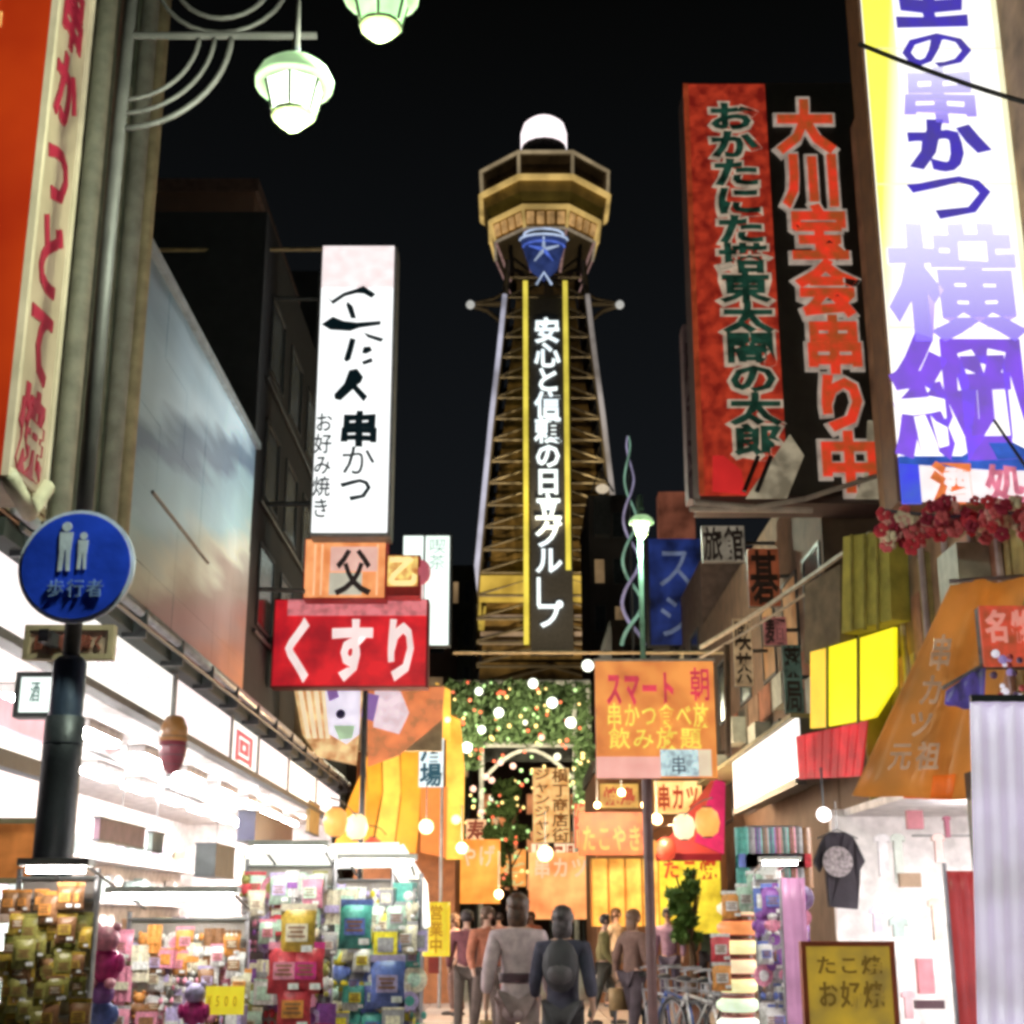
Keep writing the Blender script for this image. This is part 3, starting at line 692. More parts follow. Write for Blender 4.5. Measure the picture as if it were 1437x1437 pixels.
# ================================================================ white brush-lettered sign and those under it
YW = 20.6
BRUSH = emi('ink_black',(0.004,0.016,0.022),0.4,var=0.2)
X0,Z0,X1,Z1 = rect(445,752,548,345,YW)
ws = thing('vertical_sign','tall glowing white sign with black brush characters on the dark building','sign',(X0,YW,Z0))
B('casing', mat('grey_case',(0.22,0.21,0.2),0.5), ws, X0-0.02, YW+0.03, Z0, X1+0.05, YW+0.5, Z1)
B('face', emi('white_lit',(0.96,1.0,1.0),1.25,var=0.03), ws, X0, YW, Z0+0.06, X1, YW+0.028, Z1-0.75)
B('top_panel', emi('pinkish_lit',(1.0,0.84,0.84),1.05,var=0.10,scale=5), ws, X0, YW, Z1-0.745, X1, YW+0.028, Z1)
def zz(y): return at(495,y,YW).z
def xx(x): return at(x,550,YW).x
_crop = [[(200,450),(240,490),(330,430),(430,398),(480,378),(570,440),(540,468),(480,435),(430,432),(340,455),(250,515)],
 [(360,495),(400,530),(425,620),(385,620),(350,520)],
 [(165,665),(250,608),(330,640),(430,652),(610,640),(605,668),(450,690),(380,715),(230,705)],
 [(480,725),(520,740),(630,772),(610,797),(510,762)],
 [(380,768),(422,780),(402,860),(382,930),(352,948),(333,930),(358,850)],
 [(480,835),(530,830),(545,862),(500,885),(468,880)],
 [(465,945),(540,915),(550,945),(480,968)],
 [(372,1010),(432,998),(478,1060),(462,1100),(430,1122),(510,1205),(480,1245),(400,1152),(310,1235),(265,1225),(260,1190),(335,1110)]]
for pl_ in _crop:
    q = [at(420+x/5.323,330+y/5.323,YW-0.012) for x,y in pl_]
    MB().quad(q[::-1],0.010).build('brush_stroke', BRUSH, ws)
letter('串', (xx(478),YW,zz(625)), (1,0,0), (0,0,1), xx(534)-xx(478), zz(578)-zz(625), BRUSH, ws, 0.045, brush=0.03)
letter('か', (xx(480),YW,zz(667)), (1,0,0), (0,0,1), xx(530)-xx(480), zz(624)-zz(667), BRUSH, ws, 0.0, brush=0.03)
letter('つ', (xx(480),YW,zz(706)), (1,0,0), (0,0,1), xx(528)-xx(480), zz(664)-zz(706), BRUSH, ws, 0.02, brush=0.03)
vtext('お好み焼き', xx(443), zz(728), xx(470), zz(578), YW, BRUSH, ws, bold=0.01)
for z in (Z0+0.6,Z1-0.8): MB().tube([(LX-0.1,YW+0.3,z),(X0,YW+0.3,z)],0.04,6).build('bracket', IRON, ws)

YO = 21.0
o1 = thing('box_sign','orange lit box sign with a pale plaque directly under the white sign','sign',(at(490,800,YO).x,YO,0))
X0,Z0,X1,Z1 = rect(428,838,540,757,YO)
OR1 = emi('orange_lit',(0.90,0.36,0.14),0.95,var=0.15,scale=4,col2=(0.80,0.26,0.08))
B('casing', REDP, o1, X0-0.02,YO+0.03,Z0-0.02,X1+0.02,YO+0.4,Z1+0.02)
B('face', OR1, o1, X0,YO,Z0,X1,YO+0.028,Z1)
x0,z0,x1,z1 = rect(462,835,508,804,YO); B('plaque', emi('plaque_pale',(0.62,0.58,0.46),0.75,var=0.2), o1, x0,YO-0.03,z0,x1,YO-0.004,z1)
x0,z0,x1,z1 = rect(464,802,530,768,YO); B('upper_plaque', emi('pink_plaque',(0.85,0.50,0.42),0.85,var=0.2), o1, x0,YO-0.03,z0,x1,YO-0.004,z1)
x0,z0,x1,z1 = rect(470,835,522,772,YO); letter('父', (x0,YO-0.03,z0), (1,0,0),(0,0,1), x1-x0, z1-z0, emi('ink_brown',(0.04,0.02,0.02),0.3), o1, 0.02)
for x in (440,450,528):
    xa = at(x,800,YO).x; B('stripe', emi('stripe_orange',(0.95,0.55,0.30),0.9), o1, xa,YO-0.02,Z0+0.03,xa+0.03,YO-0.003,Z1-0.08)
o2 = thing('box_sign','small golden orange box sign with a swirl right of the plaque sign','sign',(at(560,800,YO).x,YO,0))
X0,Z0,X1,Z1 = rect(544,822,586,780,YO)
B('casing', REDP, o2, X0-0.02,YO+0.03,Z0-0.15,X1+0.04,YO+0.4,Z1+0.02)
B('face', emi('gold_lit',(0.92,0.55,0.16),0.95,var=0.35,scale=9,col2=(0.70,0.18,0.05)), o2, X0,YO,Z0,X1,YO+0.028,Z1)
letter('乙', (X0,YO,Z0), (1,0,0),(0,0,1), (X1-X0), (Z1-Z0), emi('swirl_yellow',(1.0,0.80,0.35),1.0), o2, 0.04)
MB().ball((X1+0.06,YO+0.1,(Z0+Z1)/2),0.14,0.08,0.2).build('round_end', emi('round_end',(0.55,0.12,0.16),0.7), o2, True)
# red kusuri sign
YK = 21.6
X0,Z0,X1,Z1 = rect(384,962,598,842,YK)
ks = thing('pharmacy_sign','wide red sign with three big white kana and a pink top strip','sign',(X0,YK,Z0))
B('casing', mat('dark_red_case',(0.10,0.01,0.015),0.6), ks, X0-0.03,YK+0.03,Z0-0.02,X1+0.03,YK+0.4,Z1+0.02)
B('face', emi('red_lit',(0.62,0.012,0.020),0.85,var=0.3,scale=2.0,col2=(0.42,0.006,0.02)), ks, X0,YK,Z0,X1,YK+0.028,Z1)
zt_ = at(490,864,YK).z
B('top_strip', emi('pink_strip_lit',(0.70,0.20,0.22),0.8,var=0.35,scale=8), ks, X0+0.2,YK-0.03,zt_,X1,YK-0.002,Z1)
KW = emi('kana_white',(0.92,0.74,0.72),0.95,var=0.12)
for ch,(a,b_) in zip('くすり',((392,446),(462,525),(535,590))):
    xa,xb = at(a,910,YK).x, at(b_,910,YK).x
    letter(ch,(xa,YK,Z0+0.08),(1,0,0),(0,0,1),xb-xa,zt_-Z0-0.12,KW,ks,0.035,depth=0.04)
for x in (X0-0.6,): B('bracket', IRON, ks, LX-0.1,YK+0.1,(Z0+Z1)/2,X0,YK+0.2,(Z0+Z1)/2+0.1)
# colourful arched banner below it
YB = 23.0
X0,Z0,X1,Z1 = rect(415,1062,618,962,YB)
bn = thing('picture_banner','orange arched picture banner with white and purple figures under the pharmacy sign','banner',(X0,YB,Z0))
B('frame', TAN, bn, X0-0.03,YB+0.03,Z0+0.1,X1+0.03,YB+0.15,Z1+0.02)
def poly(name,pts,Y,m,parent,t=0.02):
    return MB().quad([at(x,y,Y) for x,y in pts][::-1] if False else [at(x,y,Y) for x,y in pts], t).build(name,m,parent)
poly('ground_panel',[(412,964),(424,1030),(446,1062),(500,1074),(510,964)][::1],YB,emi('cream_orange',(0.88,0.50,0.24),0.85,var=0.5,scale=4,col2=(0.75,0.20,0.04)),bn)
poly('ground_panel',[(516,964),(516,1076),(560,1060),(620,1010),(624,964)],YB,emi('tomato',(0.85,0.20,0.07),0.85,var=0.4,scale=4,col2=(0.70,0.30,0.12)),bn)
poly('white_shape',[(456,966),(462,1030),(486,1044),(504,1030),(506,966)],YB-0.03,emi('lilac_white',(0.82,0.76,0.92),0.95,var=0.15,scale=6),bn)
poly('white_shape',[(526,966),(524,1020),(560,1030),(574,1000),(562,970)],YB-0.03,emi('pinkish_white',(0.84,0.66,0.72),0.85,var=0.2,scale=6),bn)
poly('purple_shape',[(458,966),(462,984),(476,978),(472,966)],YB-0.05,emi('purple_lit',(0.30,0.16,0.45),0.7),bn)
poly('purple_shape',[(512,972),(506,1006),(524,1012),(532,976)],YB-0.05,emi('purple_lit',(0,0,0)),bn)
MB().ball(at(478,1002,YB-0.06),0.08,0.03,0.08).build('dark_spot', emi('ink_violet',(0.03,0.02,0.08),0.3), bn)
poly('green_shape',[(468,1018),(476,1038),(494,1036),(498,1018)],YB-0.05,emi('pale_green_lit',(0.50,0.70,0.45),0.8,var=0.3),bn)
for k in range(4): poly('cream_ray',[(418+k*11,968),(430+k*9,1036),(436+k*9,1036),(424+k*11,968)],YB-0.02,emi('cream_ray',(0.95,0.74,0.48),0.9),bn)
pl = thing('banner_pole','dark slim pole in front of the arched picture banner','pole',(at(512,1000,YB-0.2).x,YB-0.2,0))
xq = at(512,1000,YB-0.2).x
MB().tube([(xq,YB-0.2,0),(xq,YB-0.2,at(512,962,YB).z)],0.045,8).build('shaft', IRON, pl); MB().lathe(xq,YB-0.2,[(0.12,0),(0.12,0.06),(0.05,0.1)],10).build('foot', IRON, pl)
# white sign behind
YV = 30
X0,Z0,X1,Z1 = rect(596,905,630,752,YV)
v = thing('vertical_sign','narrow white-green lit sign half hidden behind the pharmacy sign','sign',(X0,YV,Z0))
B('casing', IRON, v, X0-0.5,YV+0.03,Z0,X1+0.05,YV+0.4,Z1+0.05)
B('face', emi('white_green_lit',(0.85,1.0,0.92),1.25,var=0.04), v, X0,YV,Z0,X1,YV+0.028,Z1)
X2,Z2,X3,Z3 = rect(566,800,594,752,YV); B('face', emi('white_green_lit',(0,0,0)), v, X2,YV,Z2,X3,YV+0.028,Z3)
X2,Z2,X3,Z3 = rect(572,905,594,810,YV); B('side_face', emi('pinkish_lit2',(0.90,0.70,0.68),0.9,var=0.2), v, X2,YV,Z2,X3,YV+0.028,Z3)
vtext('喫茶', X0+0.05,at(613,800,YV).z,X1-0.05,Z1-0.05,YV,emi('pale_green_print',(0.45,0.62,0.55),0.7),v)
# supporting building for these
b = thing('side_building','narrow unlit building carrying the pharmacy sign and orange shop front','building',(LX,30,0))
B('wall', mat('unlit_plaster',(0.14,0.11,0.09),0.85,scale=2), b, LX-5, 33.1, 0, LX+0.3, 46, 8.6)
windows(b, LX+0.3, 1, [34,36.5,39,42], [4.6,6.6], 1.3,1.2,0.5)
B('cornice', TAN, b, LX-5.05,33.05,8.6,LX+0.4,46.05,8.8)

# warm orange shop front with hanging cloths, left of centre
YC = 27
oc = thing('orange_shopfront','glowing orange cloth-draped restaurant front left of the lit arch','restaurant front',(-2,YC,0))
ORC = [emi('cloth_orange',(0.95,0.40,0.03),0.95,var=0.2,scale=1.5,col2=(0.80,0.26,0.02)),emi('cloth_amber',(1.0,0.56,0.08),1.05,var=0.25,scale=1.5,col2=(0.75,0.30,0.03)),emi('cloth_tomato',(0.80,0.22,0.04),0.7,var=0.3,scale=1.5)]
cloth = [[(626,1000),(626,1206),(650,1206),(652,1080),(646,1010)],[(470,1186),(492,1120),(512,1075),(516,1120),(500,1190)],[(513,1062),(516,1110),(490,1178),(520,1190),(536,1110),(534,1058)],[(536,1050),(538,1110),(524,1190),(552,1194),(562,1110),(560,1040)],
         [(562,1030),(563,1120),(554,1194),(584,1198),(590,1120),(588,1000)],[(590,1102),(590,1196),(626,1204),(628,1104)],[(596,990),(596,1030),(632,1040),(632,968),(612,958)]]
for i,cl in enumerate(cloth):
    MB().quad([at(x,y,YC-0.1*i) for x,y in cl],0.08).build('cloth_panel', ORC[(1,0,0,1,0,2,1)[i]], oc)
B('wall', mat('rest_wall',(0.25,0.10,0.04),0.8), oc, at(500,1100,YC+0.3).x, YC+0.3, 0, at(640,1100,YC+0.3).x, YC+3, at(600,1000,YC).z)
for (x,y,r) in ((597,1160,0.12),(640,1150,0.09),(628,1010,0.06),(614,1000,0.05)):
    MB().ball(at(x,y,YC-0.6),r).build('bulb', emi('warm_bulb',(1.0,0.82,0.45),1.8), oc, True)
X0,Z0,X1,Z1 = rect(588,1104,622,1036,YC-1.2)
s_ = thing('vertical_sign','small white sign with dark teal characters before the orange cloths','sign',(X0,YC-1.2,Z0))
B('face', emi('bluish_white_lit',(0.62,0.78,0.86),0.95,var=0.15,scale=6), s_, X0,YC-1.2,Z0,X1,YC-1.1,Z1)
vtext('酒場', X0,Z0,X1,Z1,YC-1.2,emi('teal_ink',(0.01,0.09,0.16),0.4),s_,bold=0.03)
MB().tube([((X0+X1)/2+0.2,YC-1.05,0),((X0+X1)/2+0.2,YC-1.05,Z1)],0.03,6).build('post', STEEL, s_)
# red-orange eave end of the left shops (dark slope + small purple awning)
aw = thing('small_awning','small dull purple awning end where the long shop eave stops','awning',(SX,29,2.5))
MB().quad([(SX-0.3,29.3,3.5),(SX+0.6,29.3,2.9),(SX+0.6,30.6,2.9),(SX-0.3,30.6,3.5)],0.05).build('cloth', mat('dull_purple_cloth',(0.14,0.10,0.15),0.8), aw)
B('valance', mat('dull_purple_cloth',(0,0,0)), aw, SX+0.56,29.3,2.6,SX+0.6,30.6,2.88)

# ================================================================ centre: lit arch, tree, far street
YA = 55
ar = thing('light_arch','wide garland-covered archway with white bulbs standing across the far street','archway',(0,YA,0))
AF = mat('arch_frame',(0.45,0.42,0.36),0.6)
def xa_(x,y): return at(x,y,YA)
def leaves(name, boxes, n, m, parent, s=0.12, seed=1):
    r = random.Random(seed); mb = MB()
    for _ in range(n):
        (ax,ay,az,bx,by,bz) = boxes[r.randrange(len(boxes))]
        c = Vector((r.uniform(ax,bx),r.uniform(ay,by),r.uniform(az,bz)))
        u = Vector((r.gauss(0,1),r.gauss(0,1),r.gauss(0,1))).normalized(); w = u.orthogonal().normalized(); k = s*r.uniform(0.6,1.4)
        i = len(mb.v)
        mb.v += [tuple(c-u*k),tuple(c+w*k*0.5),tuple(c+u*k),tuple(c-w*k*0.5)]; mb.f.append((i,i+1,i+2,i+3))
    o = mb.build(name, m, parent); o['kind'] = 'stuff'; return o
a0 = xa_(630,958); a1 = xa_(828,958); zl = xa_(700,1045).z
for x in (640,676,806,826):
    p = xa_(x,1000); MB().tube([(p.x,YA,0),(p.x,YA,a0.z)],0.10,8).build('post', AF, ar)
for z in (a0.z,zl): MB().tube([(a0.x,YA,z),(a1.x,YA,z)],0.12,8).build('cross_beam', AF, ar)
MB().tube([(xa_(676,1045).x+ (xa_(806,1045).x-xa_(676,1045).x)*t/12, YA, zl-0.2-0.0+1.2*math.sin(PI*t/12)-1.2) for t in range(13)],0.08,6).build('arch_curve', AF, ar)
GL = mat('garland_leaf',(0.11,0.17,0.06),0.7,var=0.5); GL2 = mat('garland_leaf_dark',(0.04,0.08,0.03),0.8)
zz0 = xa_(700,1045).z
leaves('garland',[(a0.x,YA-0.5,zz0,a1.x,YA+0.5,a0.z)],3400,GL,ar,0.16,3)
leaves('garland',[(xa_(806,1100).x,YA-0.5,xa_(800,1180).z,a1.x+0.1,YA+0.5,zz0),(xa_(624,1100).x,YA-0.5,xa_(620,1080).z,xa_(676,1100).x,YA+0.5,a0.z)],2400,GL,ar,0.16,5)
B('shade_panel', mat('arch_dark',(0.03,0.028,0.022),0.9), ar, a0.x,YA+0.55,zz0-0.6,a1.x,YA+0.7,a0.z)
BW = emi('bulb_white',(0.95,1.0,0.84),2.2,var=0.0); BP = emi('bulb_pink',(0.85,0.48,0.40),0.95,var=0.0)
for x,y,r in ((700,1000,.20),(748,959,.20),(775,986,.22),(801,1014,.22),(655,1049,.22),(825,934,.24),(672,970,.16),(676,1024,.16),(737,1014,.11),(782,1062,.15),(690,1120,.12)):
    MB().ball(at(x,y,YA-0.7),r,seg=8,rings=6).build('bulb', BW if r>.15 else emi('bulb_cream',(0.80,0.78,0.62),1.1,var=0), ar, True)
for x,y in ((702,1070),(682,1090),(664,1107),(690,1095),(675,1140),(708,1150),(760,1035),(720,1075)):
    MB().ball(at(x,y,YA-0.65),.13,seg=8,rings=6).build('bulb', BP, ar, True)
rsp = random.Random(12)
SPK = [emi('sparkle_gold',(1.0,0.72,0.25),1.4,var=0),emi('sparkle_red',(0.85,0.14,0.06),1.1,var=0),emi('sparkle_green',(0.45,0.75,0.30),0.9,var=0)]
for k in range(150):
    x,y = rsp.uniform(628,826),rsp.uniform(955,1180)
    if 730 < x < 800 and y > 1110: x = rsp.choice((rsp.uniform(628,676),rsp.uniform(806,826)))
    MB().ball(at(x,y,YA-0.65),rsp.uniform(0.05,0.09),seg=6,rings=4).build('fairy_light', SPK[k%3], ar)
for x,y in ((650,1010),(735,1000),(810,1010),(640,1120),(815,1110),(720,1080)):  # unseen fill lights added before the arch to brighten its greenery
    p = at(x,y,YA-2.2); ll = bpy.data.lights.new('arch_fill_light','POINT'); ll.energy = 260; ll.color = (1.0,0.95,0.70); ll.shadow_soft_size = 0.2
    lo = bpy.data.objects.new('arch_fill_light', ll); COL.objects.link(lo); lo.location = p
# dark hall behind the arch with reddish glow
hall = thing('street_hall','dim reddish building closing the street behind the lit arch','building',(TX-2,78,0))
pa, pb = at(600,1100,78), at(850,1100,78)
B('wall', mat('hall_wall',(0.13,0.07,0.055),0.9,scale=0.8), hall, pa.x,78,0,pb.x,82,at(720,1035,78).z)
for i in range(8):
    for k in range(3):
        x = pa.x+0.6+i*1.2; z=3.0+k*2.0
        f = B('window', IRON, hall, x,77.95,z,x+0.8,78,z+1.2); B('pane', emi('hall_glow',(0.80,0.26,0.10),0.8,var=0.5,scale=1.2), f, x+0.06,77.93,z+0.06,x+0.74,77.95,z+1.14)
# vertical lantern-like sign right of the arch opening
X0,Z0,X1,Z1 = rect(748,1182,799,1078,40)
vs = thing('vertical_sign','tall peach lit sign column with rows of brown characters inside the arch','sign',(X0,40,0))
B('face', emi('peach_lit',(0.98,0.58,0.24),1.0,var=0.15,scale=4,col2=(0.90,0.42,0.12)), vs, X0,40,Z0,X1,40.2,Z1)
MB().tube([((X0+X1)/2,40.1,0),((X0+X1)/2,40.1,Z0)],0.08,6).build('post', IRON, vs)
vtext('ジャンジャン', X0,Z0,(X0+X1)/2,Z1,40,emi('brown_ink',(0.30,0.10,0.02),0.5),vs,bold=0.02)
vtext('横丁商店街', (X0+X1)/2,Z0,X1,Z1,40,emi('brown_ink',(0,0,0)),vs,bold=0.02)
# trees
def tree(px, py_top, py_bot, wpx, Y, label, m, n=1500, seed=2, trunk_c=(0.10,0.06,0.03), leaf=0.10):
    c = at(px,(py_top+py_bot)/2,Y); zt_ = at(px,py_top,Y).z; zb_ = at(px,py_bot,Y).z
    t = thing('street_tree', label, 'tree', (c.x,Y,0))
    tk = mat('bark',trunk_c,0.9)
    MB().tube([(c.x,Y,0),(c.x+0.05,Y,zb_*0.6),(c.x,Y,zt_*0.75)],0.09,7,0.04).build('trunk', tk, t)
    r = random.Random(seed)
    w = at(px+wpx/2,py_top,Y).x-c.x
    for k in range(5):
        a = r.uniform(0,2*PI); z = zb_+(zt_-zb_)*r.uniform(0.2,0.7)
        MB().tube([(c.x,Y,z-0.3),(c.x+w*0.7*math.cos(a),Y+w*0.7*math.sin(a),z+0.35)],0.035,5,0.012).build('limb', tk, t)
    bx = []
    for k in range(16):
        a = r.uniform(0,2*PI); q = r.uniform(0,1)
        cx = c.x+w*q*math.cos(a)*0.8; cy=Y+w*q*math.sin(a)*0.8; cz = r.uniform(zb_,zt_); s = w*r.uniform(0.2,0.45)
        bx.append((cx-s,cy-s,cz-s*0.8,cx+s,cy+s,cz+s*0.8))
    leaves('crown',bx,n,m,t,leaf,seed)
    return t
tree(715,1100,1240,60,38,'slim green tree with small lights in the centre of the street',mat('tree_leaf',(0.10,0.16,0.05),0.7),2200,2,leaf=0.12)
tree(966,1215,1318,46,21,'bright leafy potted tree before the yellow curtain',mat('tree_leaf_bright',(0.11,0.22,0.04),0.6),1800,9,leaf=0.07)

# orange board on its pole
YP = 15.5
X0,Z0,X1,Z1 = rect(836,1092,1004,928,YP)
ob = thing('pole_sign','square orange board with pink and yellow writing on a dark pole','sign',(at(911,1200,YP).x,YP,0))
B('face', emi('orange_board_face',(0.85,0.30,0.07),0.80,var=0.25,scale=3,col2=(0.78,0.22,0.06)), ob, X0,YP,Z0,X1,YP+0.02,Z1)
B('back', IRON, ob, X0,YP+0.022,Z0,X1,YP+0.10,Z1)
def bz(y): return at(920,y,YP).z
def bx_(x): return at(x,1010,YP).x
B('foot_band', emi('pink_band',(0.86,0.42,0.36),0.85,var=0.2), ob, X0,YP-0.012,Z0,bx_(925),YP-0.002,bz(1062))
B('picture', emi('sky_picture',(0.55,0.72,0.82),0.85,var=0.4,scale=14,col2=(0.35,0.50,0.55)), ob, bx_(925),YP-0.012,Z0+0.02,bx_(978),YP-0.002,bz(1052))
B('picture_edge', emi('cream_lit',(0.86,0.70,0.50),0.8), ob, bx_(978.5),YP-0.012,Z0+0.02,bx_(996),YP-0.002,bz(1052))
RP = emi('crimson_print',(0.70,0.05,0.09),0.75,var=0.3,scale=6); YP_ = emi('yellow_print',(0.95,0.66,0.10),0.9,var=0.3,scale=6)
htext('スマート', bx_(850),bz(992),bx_(950),bz(940),YP,RP,ob,bold=0.04); htext('朝', bx_(968),bz(985),bx_(1000),bz(935),YP,RP,ob,bold=0.012)
htext('串かつ食べ放', bx_(850),bz(1022),bx_(996),bz(985),YP,YP_,ob,bold=0.015); htext('飲み放題', bx_(852),bz(1052),bx_(985),bz(1020),YP,YP_,ob,bold=0.015)
htext('串', bx_(938),Z0+0.03,bx_(962),bz(1060),YP-0.012,emi('navy_print',(0.05,0.08,0.14),0.4),ob)
xp = at(911,1200,YP).x
MB().tube([(xp,YP+0.06,0),(xp,YP+0.06,Z0+0.05)],0.055,10).build('pole', mat('pole_brown',(0.07,0.03,0.03),0.5), ob)
MB().lathe(xp,YP+0.06,[(0.22,0),(0.22,0.06),(0.07,0.1)],12).build('foot', IRON, ob)
B('frame_bar', AF, ob, X0-0.02,YP+0.0,Z1+0.001,X1+0.02,YP+0.1,Z1+0.03)

# twisted light mast (spiral)
ms = at(885,760,30)
mt = thing('light_mast','slender twisted mast of lilac and green light strips beside the tower','light mast',(ms.x,30,0))
zt_, zb_ = at(885,612,30).z, at(885,905,30).z
MB().tube([(ms.x,30,0),(ms.x,30,zt_-0.4)],0.05,6,0.02).build('mast', IRON, mt)
L1 = emi('mast_lilac',(0.30,0.27,0.42),0.8,var=0.5,scale=2); L2 = emi('mast_green',(0.16,0.30,0.22),0.8,var=0.5,scale=2)
for ph,m_ in ((0,L1),(PI,L2)):
    pts = []
    for i in range(41):
        f = i/40; z = zb_+(zt_-zb_)*f; a = ph+f*PI*5; r = 0.24*(1-f)**0.6+0.01
        pts.append((ms.x+r*math.cos(a),30+r*math.sin(a),z))
    MB().tube(pts,0.045,5,0.02).build('light_strip', m_, mt)
# small beacon on roof near the tower
bk = at(845,684,60)
q = thing('roof_beacon','tiny cream lamp cluster on a roof just right of the tower shaft','beacon',(bk.x,60,bk.z))
B('housing', IRON, q, bk.x-0.35,60,bk.z-2.2,bk.x+0.35,60.6,bk.z-0.4); MB().ball((bk.x,59.9,bk.z-0.1),0.3,0.2,0.22).build('lamp', emi('cream_beacon',(0.70,0.58,0.42),0.9), q)
MB().tube([(bk.x-0.5,60,bk.z-0.2),(bk.x-0.1,60,bk.z+0.9),(bk.x+0.5,60,bk.z-0.2)],0.05,5).build('stay', IRON, q)
# building under the beacon, and further dim ones each side
def far_block(x0,y0,x1,Y,depth,label,col,lit=0.35,name='far_building',wm=None):
    a = at(x0,y0,Y); c = at(x1,y0,Y)
    t = thing(name,label,'building',((a.x+c.x)/2,Y,0))
    B('wall', mat('far_%d_%d'%(x0,y0),col,0.9,scale=0.7), t, a.x,Y,0,c.x,Y+depth,a.z)
    B('parapet', mat('far_parapet',(0.06,0.055,0.05),0.9), t, a.x-0.05,Y-0.05,a.z,c.x+0.05,Y+depth,a.z+0.25)
    n = max(2,int((c.x-a.x)/1.3)); m = max(2,int((a.z-4)/2.2)); w=(c.x-a.x)/n
    for i in range(n):
        for k in range(m):
            if a.z-1.8-k*2.2 < 3: continue
            x = a.x+i*w+w*0.2; z = a.z-1.8-k*2.2
            f = B('window', IRON, t, x,Y-0.05,z,x+w*0.6,Y,z+1.2)
            B('pane', (wm or emi('far_lit',(0.50,0.32,0.16),0.35,var=0.5,scale=1)) if random.random()<lit else mat('dark_glass',(0,0,0)), f, x+0.05,Y-0.07,z+0.05,x+w*0.6-0.05,Y-0.05,z+1.15)
    return t
far_block(826,702,880,62,8,'dim block with a beacon on its roof behind the twisted mast',(0.06,0.05,0.05),0.25)
far_block(632,800,664,70,8,'dim low block seen in the gap left of the tower',(0.05,0.055,0.05),0.3)
far_block(556,860,632,60,8,'dim block under the narrow white-green sign',(0.09,0.06,0.05),0.2)
far_block(858,880,1000,48,8,'dark block behind the blue neon sign at street right side',(0.07,0.055,0.05),0.3)
# blue neon sign building
X0,Z0,X1,Z1 = rect(912,905,985,756,34)
bs = thing('neon_sign','dark blue neon sign with dull violet letters right of the far lantern','sign',(X0,34,Z0))
B('casing', IRON, bs, X0-0.05,34.03,Z0,X1+0.05,34.5,Z1)
B('face', emi('navy_lit',(0.015,0.03,0.15),0.6,var=0.7,scale=1.4,col2=(0.006,0.008,0.03)), bs, X0,34,Z0,X1,34.028,Z1)
vtext('スシ', X0+0.1,Z0+0.1,X1-0.1,Z1-0.1,34,emi('slate_neon',(0.16,0.20,0.32),0.55,var=0.4),bs,bold=0.0)
MB().tube([(X0+0.6,34.3,0),(X0+0.6,34.3,Z0)],0.12,8).build('post', IRON, bs)
# pagoda-like red block at top right of it
X0,Z0,X1,Z1 = rect(925,755,975,690,36)
r_ = thing('lantern_box','dull reddish lit roof box above the blue neon sign','sign',(X0,36,Z0))
B('face', emi('dull_red_box',(0.22,0.07,0.04),0.5,var=0.5,scale=2), r_, X0,36,Z0,X1,36.6,Z1); B('stand', IRON, r_, X0+0.3,36.1,Z0-4.5,X1-0.3,36.5,Z0)

# warm stalls on the right of the centre
YR = 26
def glow_panel(name,label,cat,x0,y0,x1,y1,Y,m,group=None,t=0.15,post=True):
    X0,Z0,X1,Z1 = rect(x0,y0,x1,y1,Y)
    th = thing(name,label,cat,((X0+X1)/2,Y,max(0,Z0)),group)
    B('face', m, th, X0,Y,Z0,X1,Y+0.03,Z1)
    B('back', IRON, th, X0+0.01,Y+0.032,Z0,X1-0.01,Y+t,Z1)
    return th,X0,Z0,X1,Z1
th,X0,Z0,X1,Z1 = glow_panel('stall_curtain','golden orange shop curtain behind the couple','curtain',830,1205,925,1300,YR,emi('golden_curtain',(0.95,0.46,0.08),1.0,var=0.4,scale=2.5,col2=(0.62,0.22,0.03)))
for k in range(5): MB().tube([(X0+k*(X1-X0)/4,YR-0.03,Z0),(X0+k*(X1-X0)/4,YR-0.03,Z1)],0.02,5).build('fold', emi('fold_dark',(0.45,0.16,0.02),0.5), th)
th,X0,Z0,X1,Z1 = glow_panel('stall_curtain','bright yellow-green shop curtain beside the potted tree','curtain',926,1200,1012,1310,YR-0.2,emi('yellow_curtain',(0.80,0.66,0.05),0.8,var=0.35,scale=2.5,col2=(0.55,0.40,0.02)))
htext('たこ焼', X0+0.05,Z1-0.42,X1-0.05,Z1-0.05,YR-0.2,emi('red_print',(0.55,0.05,0.02),0.6),th,bold=0.03)
th,X0,Z0,X1,Z1 = glow_panel('awning_board','dark red and orange lettered board under the pole sign','sign',812,1140,905,1200,YR-0.5,emi('rust_board',(0.55,0.12,0.03),0.75,var=0.5,scale=4,col2=(0.25,0.03,0.03)))
htext('たこやき', X0+0.05,Z0+0.05,X1-0.05,Z1-0.2,YR-0.5,emi('orange_print',(0.85,0.35,0.08),0.7),th,bold=0.02)
a = thing('stall_awning','magenta and red slanted awning at the right of the pole sign','awning',(at(980,1150,YR).x,YR-1,2.4))
MB().quad([at(920,1200,YR-1.6),at(1012,1200,YR-1.6),at(1014,1092,YR-0.4),at(1000,1092,YR-0.4)],0.05).build('cloth', emi('red_cloth',(0.50,0.05,0.05),0.55,var=0.4,scale=2,col2=(0.55,0.14,0.04)), a)
MB().quad([at(975,1180,YR-1.75),at(1016,1198,YR-1.75),at(1018,1098,YR-0.55),at(1003,1094,YR-0.55)],0.02).build('cloth_stripe', emi('magenta_cloth',(0.55,0.02,0.12),0.7,var=0.3), a)
B('valance', emi('deep_red',(0.25,0.01,0.02),0.5), a, at(920,1200,YR-1.6).x,YR-1.62,at(920,1204,YR-1.6).z-0.05,at(1012,1200,YR-1.6).x,YR-1.6,at(920,1198,YR-1.6).z)
